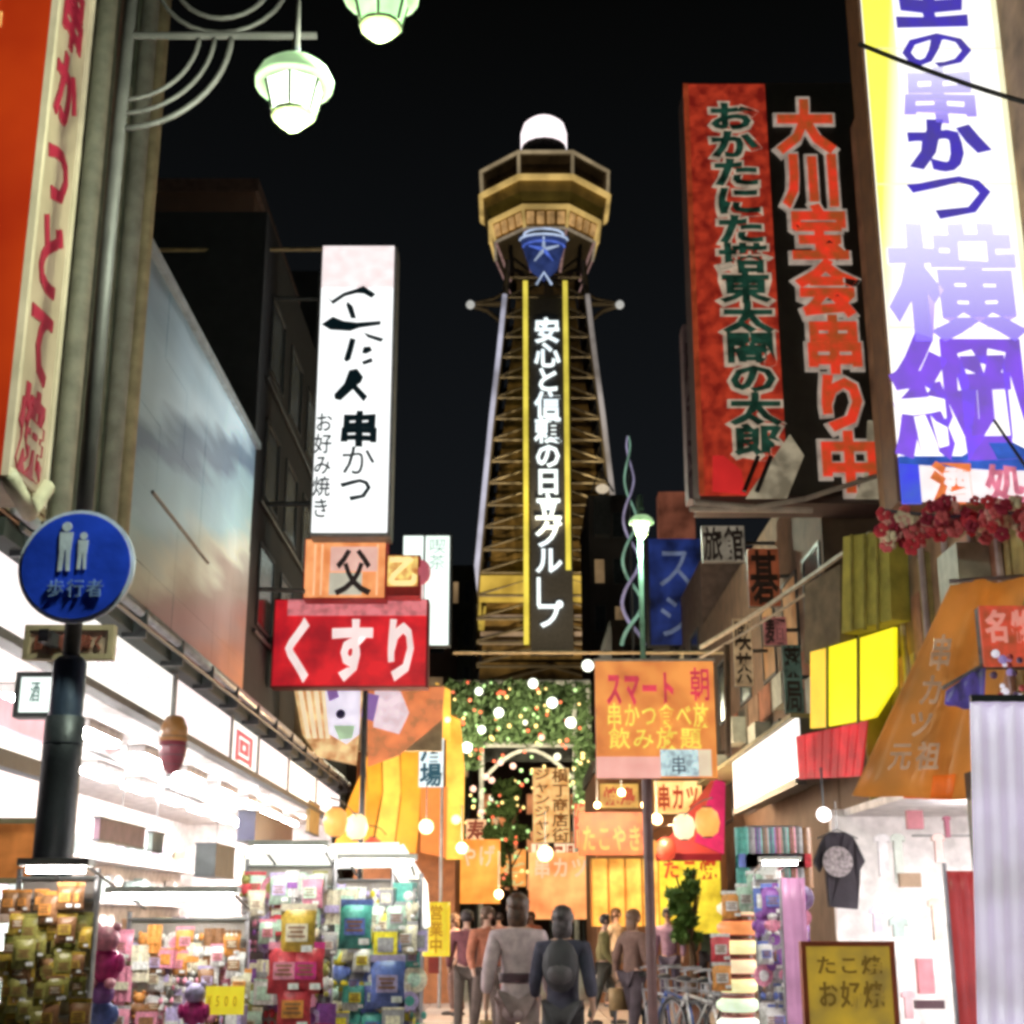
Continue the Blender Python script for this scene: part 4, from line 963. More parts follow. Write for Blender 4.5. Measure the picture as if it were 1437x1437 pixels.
rw = far_block(835,1085,1020,YR+1.5,4,'low warm restaurant block behind the curtains and pole sign',(0.28,0.13,0.06),0.8,'restaurant_building')
for i,(x,y,r) in enumerate(((905,1130,0.07),(922,1150,0.1),(838,1130,0.06),(872,1112,0.07),(648,1190,0.10),(700,1255,0.08),(765,1198,0.14),(598,1160,0.13))):
    p = at(x,y,YR-2)
    l = thing('hanging_bulb',['small round warm bulb above the curtains','large round warm bulb right of the dark pole','faint warm bulb at the rust board corner','warm bulb under the pole sign foot','warm bulb by the foot of the orange cloths','warm bulb low at the street tree','large warm bulb just above the couple','glowing warm globe before the orange cloths'][i],'lamp',(p.x,p.y,p.z),'warm bulbs along the street')
    MB().ball(p,r).build('globe', emi('warm_globe',(1.0,0.72,0.40),1.5,var=0.05), l, True); MB().tube([(p.x,p.y,p.z+r),(p.x,p.y,p.z+0.7)],0.01,4).build('cord', IRON, l)
    ll = bpy.data.lights.new('bulb_light','POINT'); ll.energy = 130; ll.color = (1.0,0.70,0.42); ll.shadow_soft_size = 0.1
    lo = bpy.data.objects.new('bulb_light', ll); COL.objects.link(lo); lo.parent = l; lo.location = (0,-r-0.12,0)
th,X0,Z0,X1,Z1 = glow_panel('street_sign','orange cream lit panel right behind the upper dark pole','sign',918,1096,985,1142,YR+0.9,emi('cream_orange2',(1.0,0.62,0.26),1.2,var=0.3,scale=2,col2=(0.9,0.32,0.06)))
htext('串カツ', X0+0.05,Z0+0.05,X1-0.05,Z1-0.05,YR+0.9,emi('deep_red_ink',(0.45,0.04,0.01),0.6),th,bold=0.03)
th,X0,Z0,X1,Z1 = glow_panel('street_sign','dull gold lit panel left of the upper dark pole','sign',842,1100,896,1134,YR+0.9,emi('dull_gold2',(0.60,0.38,0.08),0.8,var=0.4,scale=2,col2=(0.35,0.16,0.04)))
htext('焼鳥', X0+0.05,Z0+0.05,X1-0.05,Z1-0.05,YR+0.9,emi('deep_red_ink',(0,0,0)),th,bold=0.03)
# crowd-height warm glow stalls left of the couple
th,X0,Z0,X1,Z1 = glow_panel('food_stall','orange glowing stall front low behind the left walkers','stall',612,1178,702,1268,32,emi('stall_orange',(1.0,0.42,0.07),1.35,var=0.15,scale=1.2,col2=(0.90,0.22,0.03)))
htext('みやげ', X0+0.1,Z1-0.6,X1-0.1,Z1-0.1,32,emi('cream_print',(0.9,0.65,0.4),0.9),th,bold=0.02)
th,X0,Z0,X1,Z1 = glow_panel('food_stall','peach and red stall front low behind the couple','stall',742,1196,832,1290,34,emi('stall_peach',(1.0,0.48,0.16),1.35,var=0.15,scale=1.2,col2=(0.90,0.24,0.07)))
htext('串カツ', X0+0.1,Z1-0.6,X1-0.1,Z1-0.1,34,emi('cream_print',(0,0,0)),th,bold=0.02)

# far street lanterns and signs
LCOL = {'red':emi('lan_red2',(0.75,0.08,0.04),0.95,var=0.2),'orange':emi('lan_orange2',(0.98,0.42,0.10),1.05,var=0.15),'cream':emi('lan_cream2',(1.0,0.80,0.50),1.2,var=0.1)}
ORD_ = ['first','second','third','fourth','fifth','sixth','seventh','eighth','ninth','tenth']
for side,xs in (('left',(-2.35,2.9)),('right',(2.6,2.95))):
    for k in range(10):
        Y = 19+k*2.6; x = xs[0] if side=='left' else xs[0]
        z = 2.75+0.12*math.sin(k*2.1); c = ('orange','cream','red')[k%3]
        l = thing('paper_lantern','%s round paper lantern, %s from the near end of the %s-side string' % (c,ORD_[k],'pharmacy' if side=='left' else 'pole sign'),'lantern',(x,Y,z),'paper lanterns strung along the far street')
        MB().lathe(x,Y,[(0.06,z-0.19),(0.14,z-0.13),(0.17,z),(0.14,z+0.13),(0.06,z+0.19)],12).build('paper_body', LCOL[c], l, True)
        for dz in (-0.2,0.19): MB().lathe(x,Y,[(0.065,z+dz),(0.065,z+dz+0.015)],10).build('hoop', BLACK, l)
    tag(MB().tube([(x,18.4+i*0.9,3.02+0.05*math.sin(i)) for i in range(28)],0.01,4).build('lantern_string', BLACK), 'thin black string carrying the %s-side paper lanterns' % ('pharmacy' if side=='left' else 'pole sign'), 'string')
for k in range(26):
    a_ = rsp.uniform(0,2*PI); p = at(715,rsp.uniform(1105,1235),37.2); w_ = rsp.uniform(0.2,0.62)
    MB().ball((p.x+w_*math.cos(a_),37.9-0.9,p.z),rsp.uniform(0.03,0.06),seg=6,rings=4).build('fairy_light', SPK[k%3], bpy.data.objects['street_tree'])
p = at(705,1150,35.5); ll = bpy.data.lights.new('tree_fill_light','POINT'); ll.energy = 160; ll.color = (1.0,0.9,0.55); ll.shadow_soft_size = 0.2  # unseen fill light added near the tree to brighten its leaves
lo = bpy.data.objects.new('tree_fill_light', ll); COL.objects.link(lo); lo.location = p
for i,(x0_,y0_,x1_,y1_,Y,col,tx,ink,lab) in enumerate(((618,1108,648,1182,36,(0.92,0.36,0.08),'居酒屋',(0.40,0.05,0.01),'orange lit column sign left of the arch foot'),
     (654,1150,682,1216,42,(0.95,0.52,0.26),'寿司',(0.35,0.06,0.03),'peach lit column sign inside the arch left leg'),
     (700,1192,738,1244,44,(0.75,0.28,0.06),'うどん',(1.0,0.75,0.3),'low burnt orange sign behind the central tree'),
     (746,1184,806,1234,43,(1.0,0.66,0.42),'大衆酒場',(0.55,0.12,0.05),'wide peach lit sign under the brown-lettered column'),
     (806,1128,830,1190,37,(0.62,0.10,0.05),'焼肉',(1.0,0.6,0.25),'deep red column sign right of the arch opening'),
     (690,1130,712,1180,47,(0.50,0.16,0.05),'麺',(0.95,0.6,0.3),'tiny dim orange sign at the dark arch opening'))):
    th,X0,Z0,X1,Z1 = glow_panel('street_sign',lab,'sign',x0_,y0_,x1_,y1_,Y,emi('street_sign_%d'%i,col,1.35,var=0.2,scale=3),'small lit signs far up the street')
    k_ = emi('street_ink_%d'%i,ink,0.7)
    if (y1_-y0_) > (x1_-x0_): vtext(tx,X0,Z0,X1,Z1,Y,k_,th,bold=0.03)
    else: htext(tx,X0,Z0,X1,Z1,Y,k_,th,bold=0.03)
    MB().tube([((X0+X1)/2,Y+0.1,0),((X0+X1)/2,Y+0.1,Z0)],0.05,6).build('post', IRON, th)
# ================================================================ right row
# big white sign with purple print
YS = 11.0
X0,Z0,X1,Z1 = rect(1262,705,1490,640,YS); 
bx0 = at(1262,690,YS).x; bx1 = at(1487,690,YS).x; zb_ = at(1300,703,YS).z
bg_s = thing('giant_sign','huge white sign with yellow edge and purple brush characters at upper right','sign',(bx0,YS,zb_))
ztop = 11.2
B('casing', mat('sign_case_brown',(0.16,0.07,0.03),0.6), bg_s, bx0-0.01,YS+0.03,zb_,bx1+0.01,YS+0.42,ztop)
yw = (bx1-bx0)
zc1 = at(1300,640,YS).z
B('face', emi('sign_cream_white',(1.0,0.97,0.93),1.25,var=0.04,scale=1.5), bg_s, bx0+0.02,YS,zc1,bx1,YS+0.028,ztop)
YEL = bpy.data.materials.new('yellow_fade'); YEL.use_nodes = True
n = YEL.node_tree; b_ = n.nodes['Principled BSDF']; t_ = n.nodes.new('ShaderNodeTexCoord'); s2 = n.nodes.new('ShaderNodeSeparateXYZ'); r_ = n.nodes.new('ShaderNodeValToRGB'); ma = n.nodes.new('ShaderNodeMath'); ma.operation='ADD'; mm = n.nodes.new('ShaderNodeMath'); mm.operation='MULTIPLY'; mm.inputs[1].default_value=1.9
n.links.new(t_.outputs['Generated'],s2.inputs[0]); n.links.new(s2.outputs['Z'],mm.inputs[0]); n.links.new(s2.outputs['X'],ma.inputs[1]); n.links.new(mm.outputs[0],ma.inputs[0])
sub = n.nodes.new('ShaderNodeMath'); sub.operation='MULTIPLY_ADD'; sub.inputs[1].default_value=-0.9
n.links.new(s2.outputs['X'],sub.inputs[0]); n.links.new(mm.outputs[0],sub.inputs[2]); n.links.new(sub.outputs[0],r_.inputs[0])
r_.color_ramp.elements[0].position=0.12; r_.color_ramp.elements[0].color=(1,0.97,0.86,1); r_.color_ramp.elements[1].position=0.55; r_.color_ramp.elements[1].color=(0.98,0.93,0.02,1)
n.links.new(r_.outputs[0],b_.inputs['Emission Color']); b_.inputs['Emission Strength'].default_value=1.05
B('yellow_edge', YEL, bg_s, bx0+0.02,YS-0.006,zc1+0.5,bx0+0.30,YS-0.001,ztop)
B('right_edge', emi('pale_yellow_edge',(1.0,0.93,0.62),1.05), bg_s, bx1-0.12,YS-0.006,zc1,bx1,YS-0.001,ztop)
def sz_(y): return at(1320,y,YS).z
def sx_(x,y): return at(x,y,YS).x
PU = emi('purple_print',(0.055,0.035,0.42),0.9,var=0.3,scale=5,col2=(0.12,0.09,0.50))
PU2 = emi('violet_print',(0.20,0.08,0.70),0.95,var=0.3,scale=5,col2=(0.28,0.16,0.78))
PU3 = gradprint('lavender_print',(0.30,0.22,0.80),(0.72,0.70,0.92),0.98)
def L(ch,x0,y0,x1,y1,m,bold,br=0.05,dep=0.012,lift=0.008):
    letter(ch,(sx_(x0,y1),YS,sz_(y1)),(1,0,0),(0,0,1),sx_(x1,(y0+y1)/2)-sx_(x0,(y0+y1)/2),sz_(y0)-sz_(y1),m,bg_s,bold,dep,br,lift)
L('堂',1252,-70,1362,38,PU,0.035)
L('の',1258,42,1372,98,PU,0.02)
L('串',1264,96,1380,172,PU3,0.03)
L('か',1272,168,1388,240,PU,0.045)
L('つ',1272,232,1402,314,PU,0.02)
L('横',1252,318,1436,474,PU3,0.03,0.015)
L('綱',1258,474,1452,640,PU2,0.035,0.015)
# mount-like blue ridge and foot strip
ridge = [(1388,640),(1376,628),(1348,640),(1310,648),(1310,656),(1400,660),(1470,655),(1470,640),(1420,622)]
MB().quad([at(x,y,YS-0.01) for x,y in [(1262,650),(1262,640),(1350,640),(1380,622),(1412,616),(1460,640),(1480,644),(1480,660),(1400,660)]][::-1],0.012).build('blue_ridge', emi('ridge_blue',(0.04,0.12,0.55),0.8,var=0.4,scale=5), bg_s)
B('foot_strip', emi('foot_white',(0.95,0.84,0.86),1.0,var=0.1,scale=5), bg_s, sx_(1292,680),YS,zb_,bx1,YS+0.028,zc1-0.004)
B('blue_corner', emi('corner_blue',(0.05,0.04,0.80),0.9,var=0.3,scale=3,col2=(0.10,0.22,0.75)), bg_s, bx0+0.02,YS-0.002,zb_-0.02,sx_(1292,680)-0.002,YS+0.028,zc1-0.004)
L('酒',1312,650,1366,704,emi('orange_red_print',(0.80,0.20,0.06),0.85,var=0.3,scale=8),0.06,0.05,0.012,0.002)
L('処',1385,652,1440,704,emi('rose_print',(0.72,0.20,0.30),0.85,var=0.3,scale=8),0.03,0.05,0.012,0.002)
for z in (6.35,7.72,9.1): B('panel_seam', emi('seam_cream',(0.86,0.80,0.55),0.9), bg_s, bx0+0.02,YS-0.0095,z,bx1,YS-0.0065,z+0.012)
for z in (5.5,8.5): B('bracket', IRON, bg_s, 4.2,YS+0.2,z,4.42,YS+0.3,z+0.1)

# red neon twin-column sign
YN = 17.0
X0,Z0,X1,Z1 = rect(972,705,1225,118,YN)
xl = lambda x: at(x,410,YN).x
zl_ = lambda y: at(1090,y,YN).z
rn = thing('neon_sign','huge red and black neon sign with two columns of outlined characters','sign',(X0,YN,Z0))
B('casing', mat('neon_case',(0.06,0.035,0.03),0.6), rn, X0,YN+0.05,Z0,X1,YN+0.7,Z1+0.05)
B('red_panel', emi('neon_red_panel',(0.38,0.034,0.014),0.72,var=0.35,scale=6,col2=(0.26,0.014,0.010)), rn, X0,YN,Z0+0.1,xl(1090),YN+0.045,Z1)
B('dark_panel', mat('neon_black',(0.025,0.022,0.018),0.5), rn, xl(1090)+0.002,YN+0.005,Z0+0.1,X1,YN+0.045,Z1)
GRN = emi('dark_green_print2',(0.012,0.055,0.035),0.5,var=0.8,scale=6); OUT = emi('outline_cream',(0.46,0.36,0.27),0.70,var=0.35,scale=6)
REDN = emi('neon_red_char',(0.62,0.035,0.015),0.75,var=0.4,scale=5,col2=(0.60,0.13,0.03)); OUT2 = emi('outline_pale',(0.42,0.35,0.29),0.62,var=0.35,scale=6)
B('left_edge', emi('neon_edge',(0.40,0.06,0.02),0.5,var=0.5,scale=4), rn, X0-0.02,YN-0.02,Z0+0.1,X0+0.05,YN-0.002,Z1)
cols = 'おかたにた塔東太閤の太郎'
n_ = len(cols); za, zb2_ = zl_(145), zl_(640); hh = (za-zb2_)/n_
for i,ch in enumerate(cols):
    xa = xl(1003+2*i/ n_*8); w = xl(1073)-xl(1003)
    z = za-(i+1)*hh
    letter(ch,(xa-0.02,YN,z-0.03),(1,0,0),(0,0,1),w*1.05,hh*1.1,OUT,rn,0.075,0.012,0.02,0.004)
    letter(ch,(xa,YN,z),(1,0,0),(0,0,1),w,hh*0.98,GRN,rn,0.035,0.012,0.02,0.02)
cols = '大川宝会串り中'
za, zb2_ = zl_(142), zl_(690); hh = (za-zb2_)/len(cols)
for i,ch in enumerate(cols):
    x0_ = 1102+i*5
    xa = xl(x0_); w = xl(x0_+84)-xa; z = za-(i+1)*hh
    letter(ch,(xa-0.02,YN,z-0.03),(1,0,0),(0,0,1),w*1.04,hh*1.03,OUT2,rn,0.075,0.03,0.0,0.004)
    letter(ch,(xa,YN,z),(1,0,0),(0,0,1),w,hh*0.96,REDN,rn,0.038,0.03,0.0,0.04)
# pointed red foot and cream corner pieces
poly('pointed_foot',[(1000,690),(1046,695),(1040,660),(1015,640),(1000,640)][::-1],YN-0.08,emi('foot_red',(0.55,0.02,0.02),0.8),rn)
poly('cream_corner',[(1046,700),(1104,700),(1128,640),(1108,610),(1080,650)][::-1],YN-0.06,emi('cream_corner',(0.34,0.29,0.20),0.6,var=0.5,scale=5),rn)
poly('cream_corner',[(1200,700),(1236,700),(1236,590),(1218,590),(1214,660)][::-1],YN-0.06,emi('cream_corner',(0,0,0)),rn)
for k in range(2): MB().tube([at(1044+k*18,690,YN-0.15),at(1064+k*18,640,YN-0.15)],0.03,5).build('tube_stroke', BLACK, rn)
MB().tube([at(975,705,YN-0.2),at(1060,712,YN-0.2),at(1130,700,YN-0.2),at(1230,668,YN-0.2)],0.035,6).build('foot_rail', mat('pale_rail',(0.45,0.40,0.36),0.5), rn)
MB().tube([at(968,714,YN-0.1),at(1140,716,YN-0.1)],0.04,6).build('foot_rail', mat('pale_rail',(0,0,0)), rn)
for z in (6.5,9.5): B('bracket', IRON, rn, X1,YN+0.3,z,X1+0.5,YN+0.4,z+0.1)
# shadowy narrow sign behind at its left
X0,Z0,X1,Z1 = rect(962,700,984,455,20)
q = thing('vertical_sign','thin unlit grey-purple sign edge peeking out left of the red neon','sign',(X0,20,Z0))
B('casing', mat('grey_purple',(0.16,0.11,0.12),0.6), q, X0,20,Z0,X1+0.6,20.4,Z1)
vtext('麻雀荘', X0,Z0+0.2,X1,Z1-0.2,20,mat('dark_print',(0.05,0.02,0.03),0.6),q,bold=0.02)
B('bracket', IRON, q, X1+0.6,20.1,Z1-0.5,4.0,20.2,Z1-0.4)

# building faces right
RXn = 4.45
b = thing('corner_building','cluttered reddish and olive fronted building below the huge white sign','building',(RXn,14,0))
B('wall', mat('mixed_wall',(0.30,0.19,0.11),0.8,scale=2.5,var=0.5), b, RXn,8,2.75,RXn+6,16.2,11.5)
pr = random.Random(11)
colsR = [(0.40,0.34,0.12),(0.36,0.28,0.12),(0.35,0.16,0.10),(0.45,0.34,0.30),(0.46,0.24,0.18),(0.25,0.22,0.14),(0.5,0.3,0.12)]
for i in range(13):
    y = 11.6+i*0.35
    h0 = pr.uniform(2.8,3.4); h1 = pr.uniform(4.3,5.3)
    B('wall_panel', mat('wallpanel_%d'%(i%7),colsR[i%7],0.7,scale=5,var=0.35), b, RXn-0.05,y,h0,RXn,y+0.3,h1)
for y in (12.1,12.8,13.6,14.4,15.3): MB().tube([(RXn-0.09,y,2.8),(RXn-0.09,y,5.4)],0.035,6).build('downpipe', mat('pipe_mauve',(0.42,0.34,0.36),0.5), b)
B('air_conditioner', mat('ac_grey',(0.40,0.42,0.36),0.5), b, RXn-0.35,12.45,4.35,RXn-0.051,13.05,4.85)
B('vent_box', mat('ac_cream',(0.6,0.58,0.46),0.5), b, RXn-0.25,12.5,4.1,RXn-0.051,13.0,4.18)
# red paper-flower garland along the foot of the giant sign
g = thing('flower_garland','dense red and pink paper flower garland below the huge white sign','garland',(3.5,10.8,4.5))
gr = random.Random(5)
for k in range(130):
    x = gr.uniform(1236,1450); y = 722+gr.uniform(-22,36)*(0.5+0.5*gr.random())+ (14 if x<1300 else 0)
    p = at(x,y,10.7+gr.uniform(-0.15,0.15)); r = gr.uniform(0.03,0.06)
    c = gr.randrange(5)
    mb = MB()
    for j in range(5):
        a = j*2*PI/5+gr.random()
        mb.ball((p.x+r*0.7*math.cos(a),p.y,p.z+r*0.7*math.sin(a)),r*0.6,r*0.35,r*0.6,6,4)
    mb.build('paper_flower', mat('flower_%d'%c,[(0.55,0.03,0.05),(0.62,0.10,0.12),(0.70,0.32,0.30),(0.30,0.01,0.04),(0.70,0.55,0.40)][c],0.7,bump=0), g)
MB().tube([at(1236,716,10.75),at(1330,726,10.75),at(1460,718,10.75)],0.015,5).build('string', IRON, g)
# neighbour further on
b = thing('brown_building','brown building with dim windows behind the red neon sign foot','building',(4.1,20,0))
B('wall', BROWN, b, 4.1,17.8,0,9,30,7.6)
B('lower_wall', BROWN, b, 4.11,16.3,0,9,17.79,5.2)
windows(b, 4.1, -1, [18.0,19.6,21.4,23.8,26.4], [3.3,5.2], 1.0,1.1,0.25,emi('dim_amber',(0.40,0.20,0.08),0.35,var=0.5))
for i in range(12): B('wall_panel', mat('brownpanel_%d'%(i%3),[(0.14,0.09,0.06),(0.10,0.08,0.06),(0.18,0.07,0.04)][i%3],0.8,scale=4,var=0.4), b, 4.06,16.4+i*1.1,4.6,4.098,17.4+i*1.1,5.1)
B('side_wall', mat('olive_side',(0.32,0.29,0.08),0.75,scale=3,var=0.4), b, 4.1,16.22,2.8,4.44,16.29,5.2)
for (x0_,y0_,x1_,y1_,Y,m_,tx,lab) in ((985,738,1045,788,21,emi('grey_cream_dim',(0.24,0.21,0.16),0.6,var=0.5,scale=4),'旅館','dim grey-cream sign box under the red neon sign rail'),(1050,770,1094,850,20,emi('rust_dim',(0.20,0.05,0.02),0.6,var=0.5,scale=4),'碁','dim rust sign box on the brown building'),(1030,868,1056,962,22,emi('tan_dim',(0.38,0.26,0.14),0.65,var=0.5,scale=4),'喫茶','narrow tan sign column beside the orange pole sign'),(1072,866,1104,905,19.5,emi('rose_dim',(0.30,0.10,0.09),0.6,var=0.5,scale=5),'麺','small rose sign on the brown building above fascia'),(1100,905,1126,1000,18.5,emi('teal_dim',(0.05,0.08,0.06),0.6,var=0.6,scale=5),'薬局','dark green narrow sign left of the yellow lit panel')):
    th,X0,Z0,X1,Z1 = glow_panel('projecting_sign',lab,'sign',x0_,y0_,x1_,y1_,Y,m_,'small signs on the brown building')
    k_ = mat('dim_ink',(0.03,0.015,0.01),0.6)
    if (y1_-y0_) > (x1_-x0_): vtext(tx,X0,Z0,X1,Z1,Y,k_,th,bold=0.02)
    else: htext(tx,X0,Z0,X1,Z1,Y,k_,th,bold=0.02)
    B('bracket', IRON, th, X1,Y+0.04,(Z0+Z1)/2,4.1,Y+0.09,(Z0+Z1)/2+0.05)
for k in range(5): B('air_conditioner', mat('ac_grey',(0,0,0)), b, 3.82,17.4+k*2.3,4.05+0.4*(k%2),4.059,18.1+k*2.3,4.5+0.4*(k%2))
b = thing('far_shophouse','unlit two storey shophouse at the right beyond the brown building','building',(4.1,36,0))
B('wall', mat('dim_plaster2',(0.14,0.10,0.09),0.85), b, 4.2,30.2,0,9,47,9.2)
windows(b, 4.2, -1, [31,33.5,36,39,42.5], [4.4,6.6], 1.2,1.2,0.4)

# olive side wall, yellow lit showcase and red valance under it
P1 = Vector((3.58,16.5,0)); P2 = Vector((4.15,15.0,0))
yb_ = thing('lit_showcase','brilliant yellow backlit panel with dark mullions above a red valance','lit panel',(3.8,15.6,2.5))
def on_wall(px,py):   # point on the slanting shop face through P1-P2
    u,a,c = _ray(px,py); d = P2-P1
    # solve u*t = P1.x + d.x*s ; a*t = P1.y + d.y*s
    det = u*(-d.y)-a*(-d.x); t = (P1.x*(-d.y)-P1.y*(-d.x))/det
    return Vector((u*t,a*t,CAMZ+c*t))
YELL = emi('yellow_backlit',(0.98,0.86,0.01),1.05,var=0.06,scale=2,col2=(0.95,0.78,0.02))
yp = [[(1137,915),(1137,1022),(1160,1020),(1160,909)],[(1163,908),(1163,1019),(1202,1012),(1202,896)],[(1207,895),(1207,1011),(1226,1006),(1254,962),(1254,880)]]
for i,pp in enumerate(yp):
    MB().quad([on_wall(x,y) for x,y in pp],0.05).build('pane', YELL if i else emi('yellow_amber_backlit',(0.98,0.66,0.06),1.0,var=0.1), yb_)
for x,y0,y1 in ((1161.5,906,1024),(1204.5,893,1016)):
    MB().tube([on_wall(x,y0),on_wall(x,y1)],0.022,6).build('mullion', mat('mullion_olive',(0.12,0.11,0.02),0.6), yb_)
rv = thing('valance','deep red cloth valance hanging under the yellow lit panel','valance',(3.8,15.4,2))
vp = [(1116,1034),(1216,1012),(1206,1090),(1120,1094)]
nf = 8
for i in range(nf):
    f0,f1 = i/nf,(i+0.94)/nf
    def lerp(a,b,f): return (a[0]+(b[0]-a[0])*f,a[1]+(b[1]-a[1])*f)
    q = [lerp(vp[0],vp[1],f0),lerp(vp[3],vp[2],f0),lerp(vp[3],vp[2],f1),lerp(vp[0],vp[1],f1)]
    MB().quad([on_wall(x,y)+Vector((0,-0.04-0.02*(i%2),0)) for x,y in q],0.02).build('cloth_strip', emi('red_cloth_lit',(0.60,0.012,0.02),0.85,var=0.3,scale=3,col2=(0.40,0.008,0.012)), rv)
ow = thing('corner_pier','olive-yellow rendered pier rising above the yellow lit panel','pier',(4.2,15.6,2.5))
MB().quad([on_wall(1180,888)+Vector((0.02,0.05,0)),on_wall(1250,868)+Vector((0.02,0.05,0)),on_wall(1246,742)+Vector((0.02,0.05,0)),on_wall(1182,752)+Vector((0.02,0.05,0))],0.25).build('wall', mat('olive_yellow',(0.46,0.42,0.08),0.7,scale=4,var=0.35), ow)
for x in (1196,1214,1232): MB().tube([on_wall(x,884),on_wall(x-1,750)],0.02,6).build('downpipe', mat('olive_pipe',(0.30,0.26,0.05),0.6), ow)
MB().quad([on_wall(1128,930)+Vector((0.02,0.06,0)),on_wall(1178,905)+Vector((0.02,0.06,0)),on_wall(1178,790)+Vector((0.02,0.06,0)),on_wall(1128,820)+Vector((0.02,0.06,0))],0.2).build('wall_wing', mat('wing_brown',(0.20,0.16,0.10),0.8,scale=4,var=0.4), ow)

# white fascia of the right shop, receding
FX = 3.52
def zf(px,py): return onx(px,py,FX)
wf = thing('shop_fascia','white lit fascia box above the right shop beside the red valance','sign',(FX,18,2.8))
ya0 = zf(1116,1010).y; ya1 = zf(1028,1070).y
zA = (zf(1116,1008).z+zf(1028,1070).z)/2; zB = (zf(1118,1092).z+zf(1030,1136).z)/2
B('face', emi('fascia_right',(1.0,0.94,0.92),1.2,var=0.04), wf, FX,ya0,zB,FX+0.05,ya1,zA)
B('lower_rail', IRON, wf, FX-0.03,ya0,zB-0.09,FX+0.1,ya1,zB-0.005)
B('roof_strip', mat('roof_strip',(0.24,0.22,0.12),0.6), wf, FX-0.06,ya0,zA+0.005,FX+0.5,ya1+4,zA+0.06)
B('case', IRON, wf, FX+0.052,ya0,zB,FX+0.4,ya1,zA)
sidetext('土産物', FX, ya0+0.3, zB+0.08, ya1-0.4, zA-0.06, -1, emi('faint_print',(0.85,0.72,0.72),0.9), wf)
# right shop interior
rr = thing('clothing_shop','glaring white open shop interior behind the hanging black T-shirt','shop',(6,14,0))
B('back_wall', LW, rr, 6.8,8.3,0,6.9,16.1,2.7); B('side_wall', LW, rr, 3.6,16.1,0,6.8,16.2,2.7); B('side_wall', LW, rr, 3.95,8.2,0,6.8,8.3,2.7)
B('ceiling_board', LW, rr, 3.75,8.3,2.62,6.8,16.1,2.7)
B('shop_floor', mat('shop_floor',(0,0,0)), rr, 3.6,8.3,0.001,6.8,16.1,0.02)
for i in range(3):
    f = B('light_fitting', WHITE, rr, 4.6,9.0+i*2,2.54,4.85,10.3+i*2,2.615); B('tube', TUBE, f, 4.63,9.05+i*2,2.49,4.82,10.25+i*2,2.535)
for i in range(3):
    f = B('light_fitting', WHITE, rr, 5.8,9.0+i*2.2,2.54,6.05,10.3+i*2.2,2.615); B('tube', TUBE, f, 5.83,9.05+i*2.2,2.49,6.02,10.25+i*2.2,2.535)
for k in range(3): B('shelf', LW, rr, 6.35,8.6,0.5+k*0.6,6.79,15.9,0.53+k*0.6)
for k in range(3):
    for j in range(12):
        y = 8.8+j*0.58; z = 0.53+k*0.6
        B('stock_box', mat('pastel_%d'%rs.randrange(6),(0.6,0.6,0.6)), rr, 6.45,y,z,6.7,y+rs.uniform(0.25,0.5),z+rs.uniform(0.2,0.42))
B('door_post', mat('post_dark2',(0.03,0.045,0.04),0.5), rr, 3.60,11.05,0,3.74,11.25,2.62)
for (x,y,w,h,m_) in ((1285,1150,22,26,mat('dull_rose',(0.45,0.16,0.2),0.6)),(1300,1370,22,50,mat('rose_sign',(0.7,0.25,0.3),0.6)),(1306,1410,40,12,mat('dark_tray',(0.05,0.02,0.03),0.5)),(1278,1235,30,20,mat('brown_goods',(0.35,0.24,0.16),0.6))):
    X0,Z0,X1,Z1 = rect(x-w/2,y-h/2,x+w/2,y+h/2,12.6)
    B('display_piece', m_, rr, X0,12.6,Z0,X1,12.68,Z1)
for (x,y,w,h,c) in ((1240,1200,22,60,(0.72,0.70,0.74)),(1262,1205,20,70,(0.60,0.66,0.62)),(1318,1190,18,40,(0.70,0.52,0.50)),(1232,1290,20,36,(0.66,0.60,0.72)),(1262,1300,26,30,(0.50,0.62,0.60)),(1316,1290,22,60,(0.72,0.60,0.50)),(1276,1410,18,40,(0.72,0.45,0.5)),(1330,1160,10,30,(0.3,0.1,0.15))):
    X0,Z0,X1,Z1 = rect(x-w/2,y-h/2,x+w/2,y+h/2,13.2)
    g_ = MB(); mx=(X0+X1)/2; q=(X1-X0)/2
    g_.quad([(mx-q*0.6,13.2,Z0),(mx+q*0.6,13.2,Z0),(mx+q*0.6,13.2,Z1-q*0.9),(mx+q,13.2,Z1-q*1.1),(mx+q,13.2,Z1-q*0.4),(mx+q*0.4,13.2,Z1),(mx-q*0.4,13.2,Z1),(mx-q,13.2,Z1-q*0.4),(mx-q,13.2,Z1-q*1.1),(mx-q*0.6,13.2,Z1-q*0.9)],0.05)
    g_.build('hanging_garment', mat('garment_%d_%d'%(x,y),c,0.85), rr)
MB().tube([(3.7,13.23,2.25),(6.7,13.23,2.25)],0.012,6).build('garment_rail', STEEL, rr)

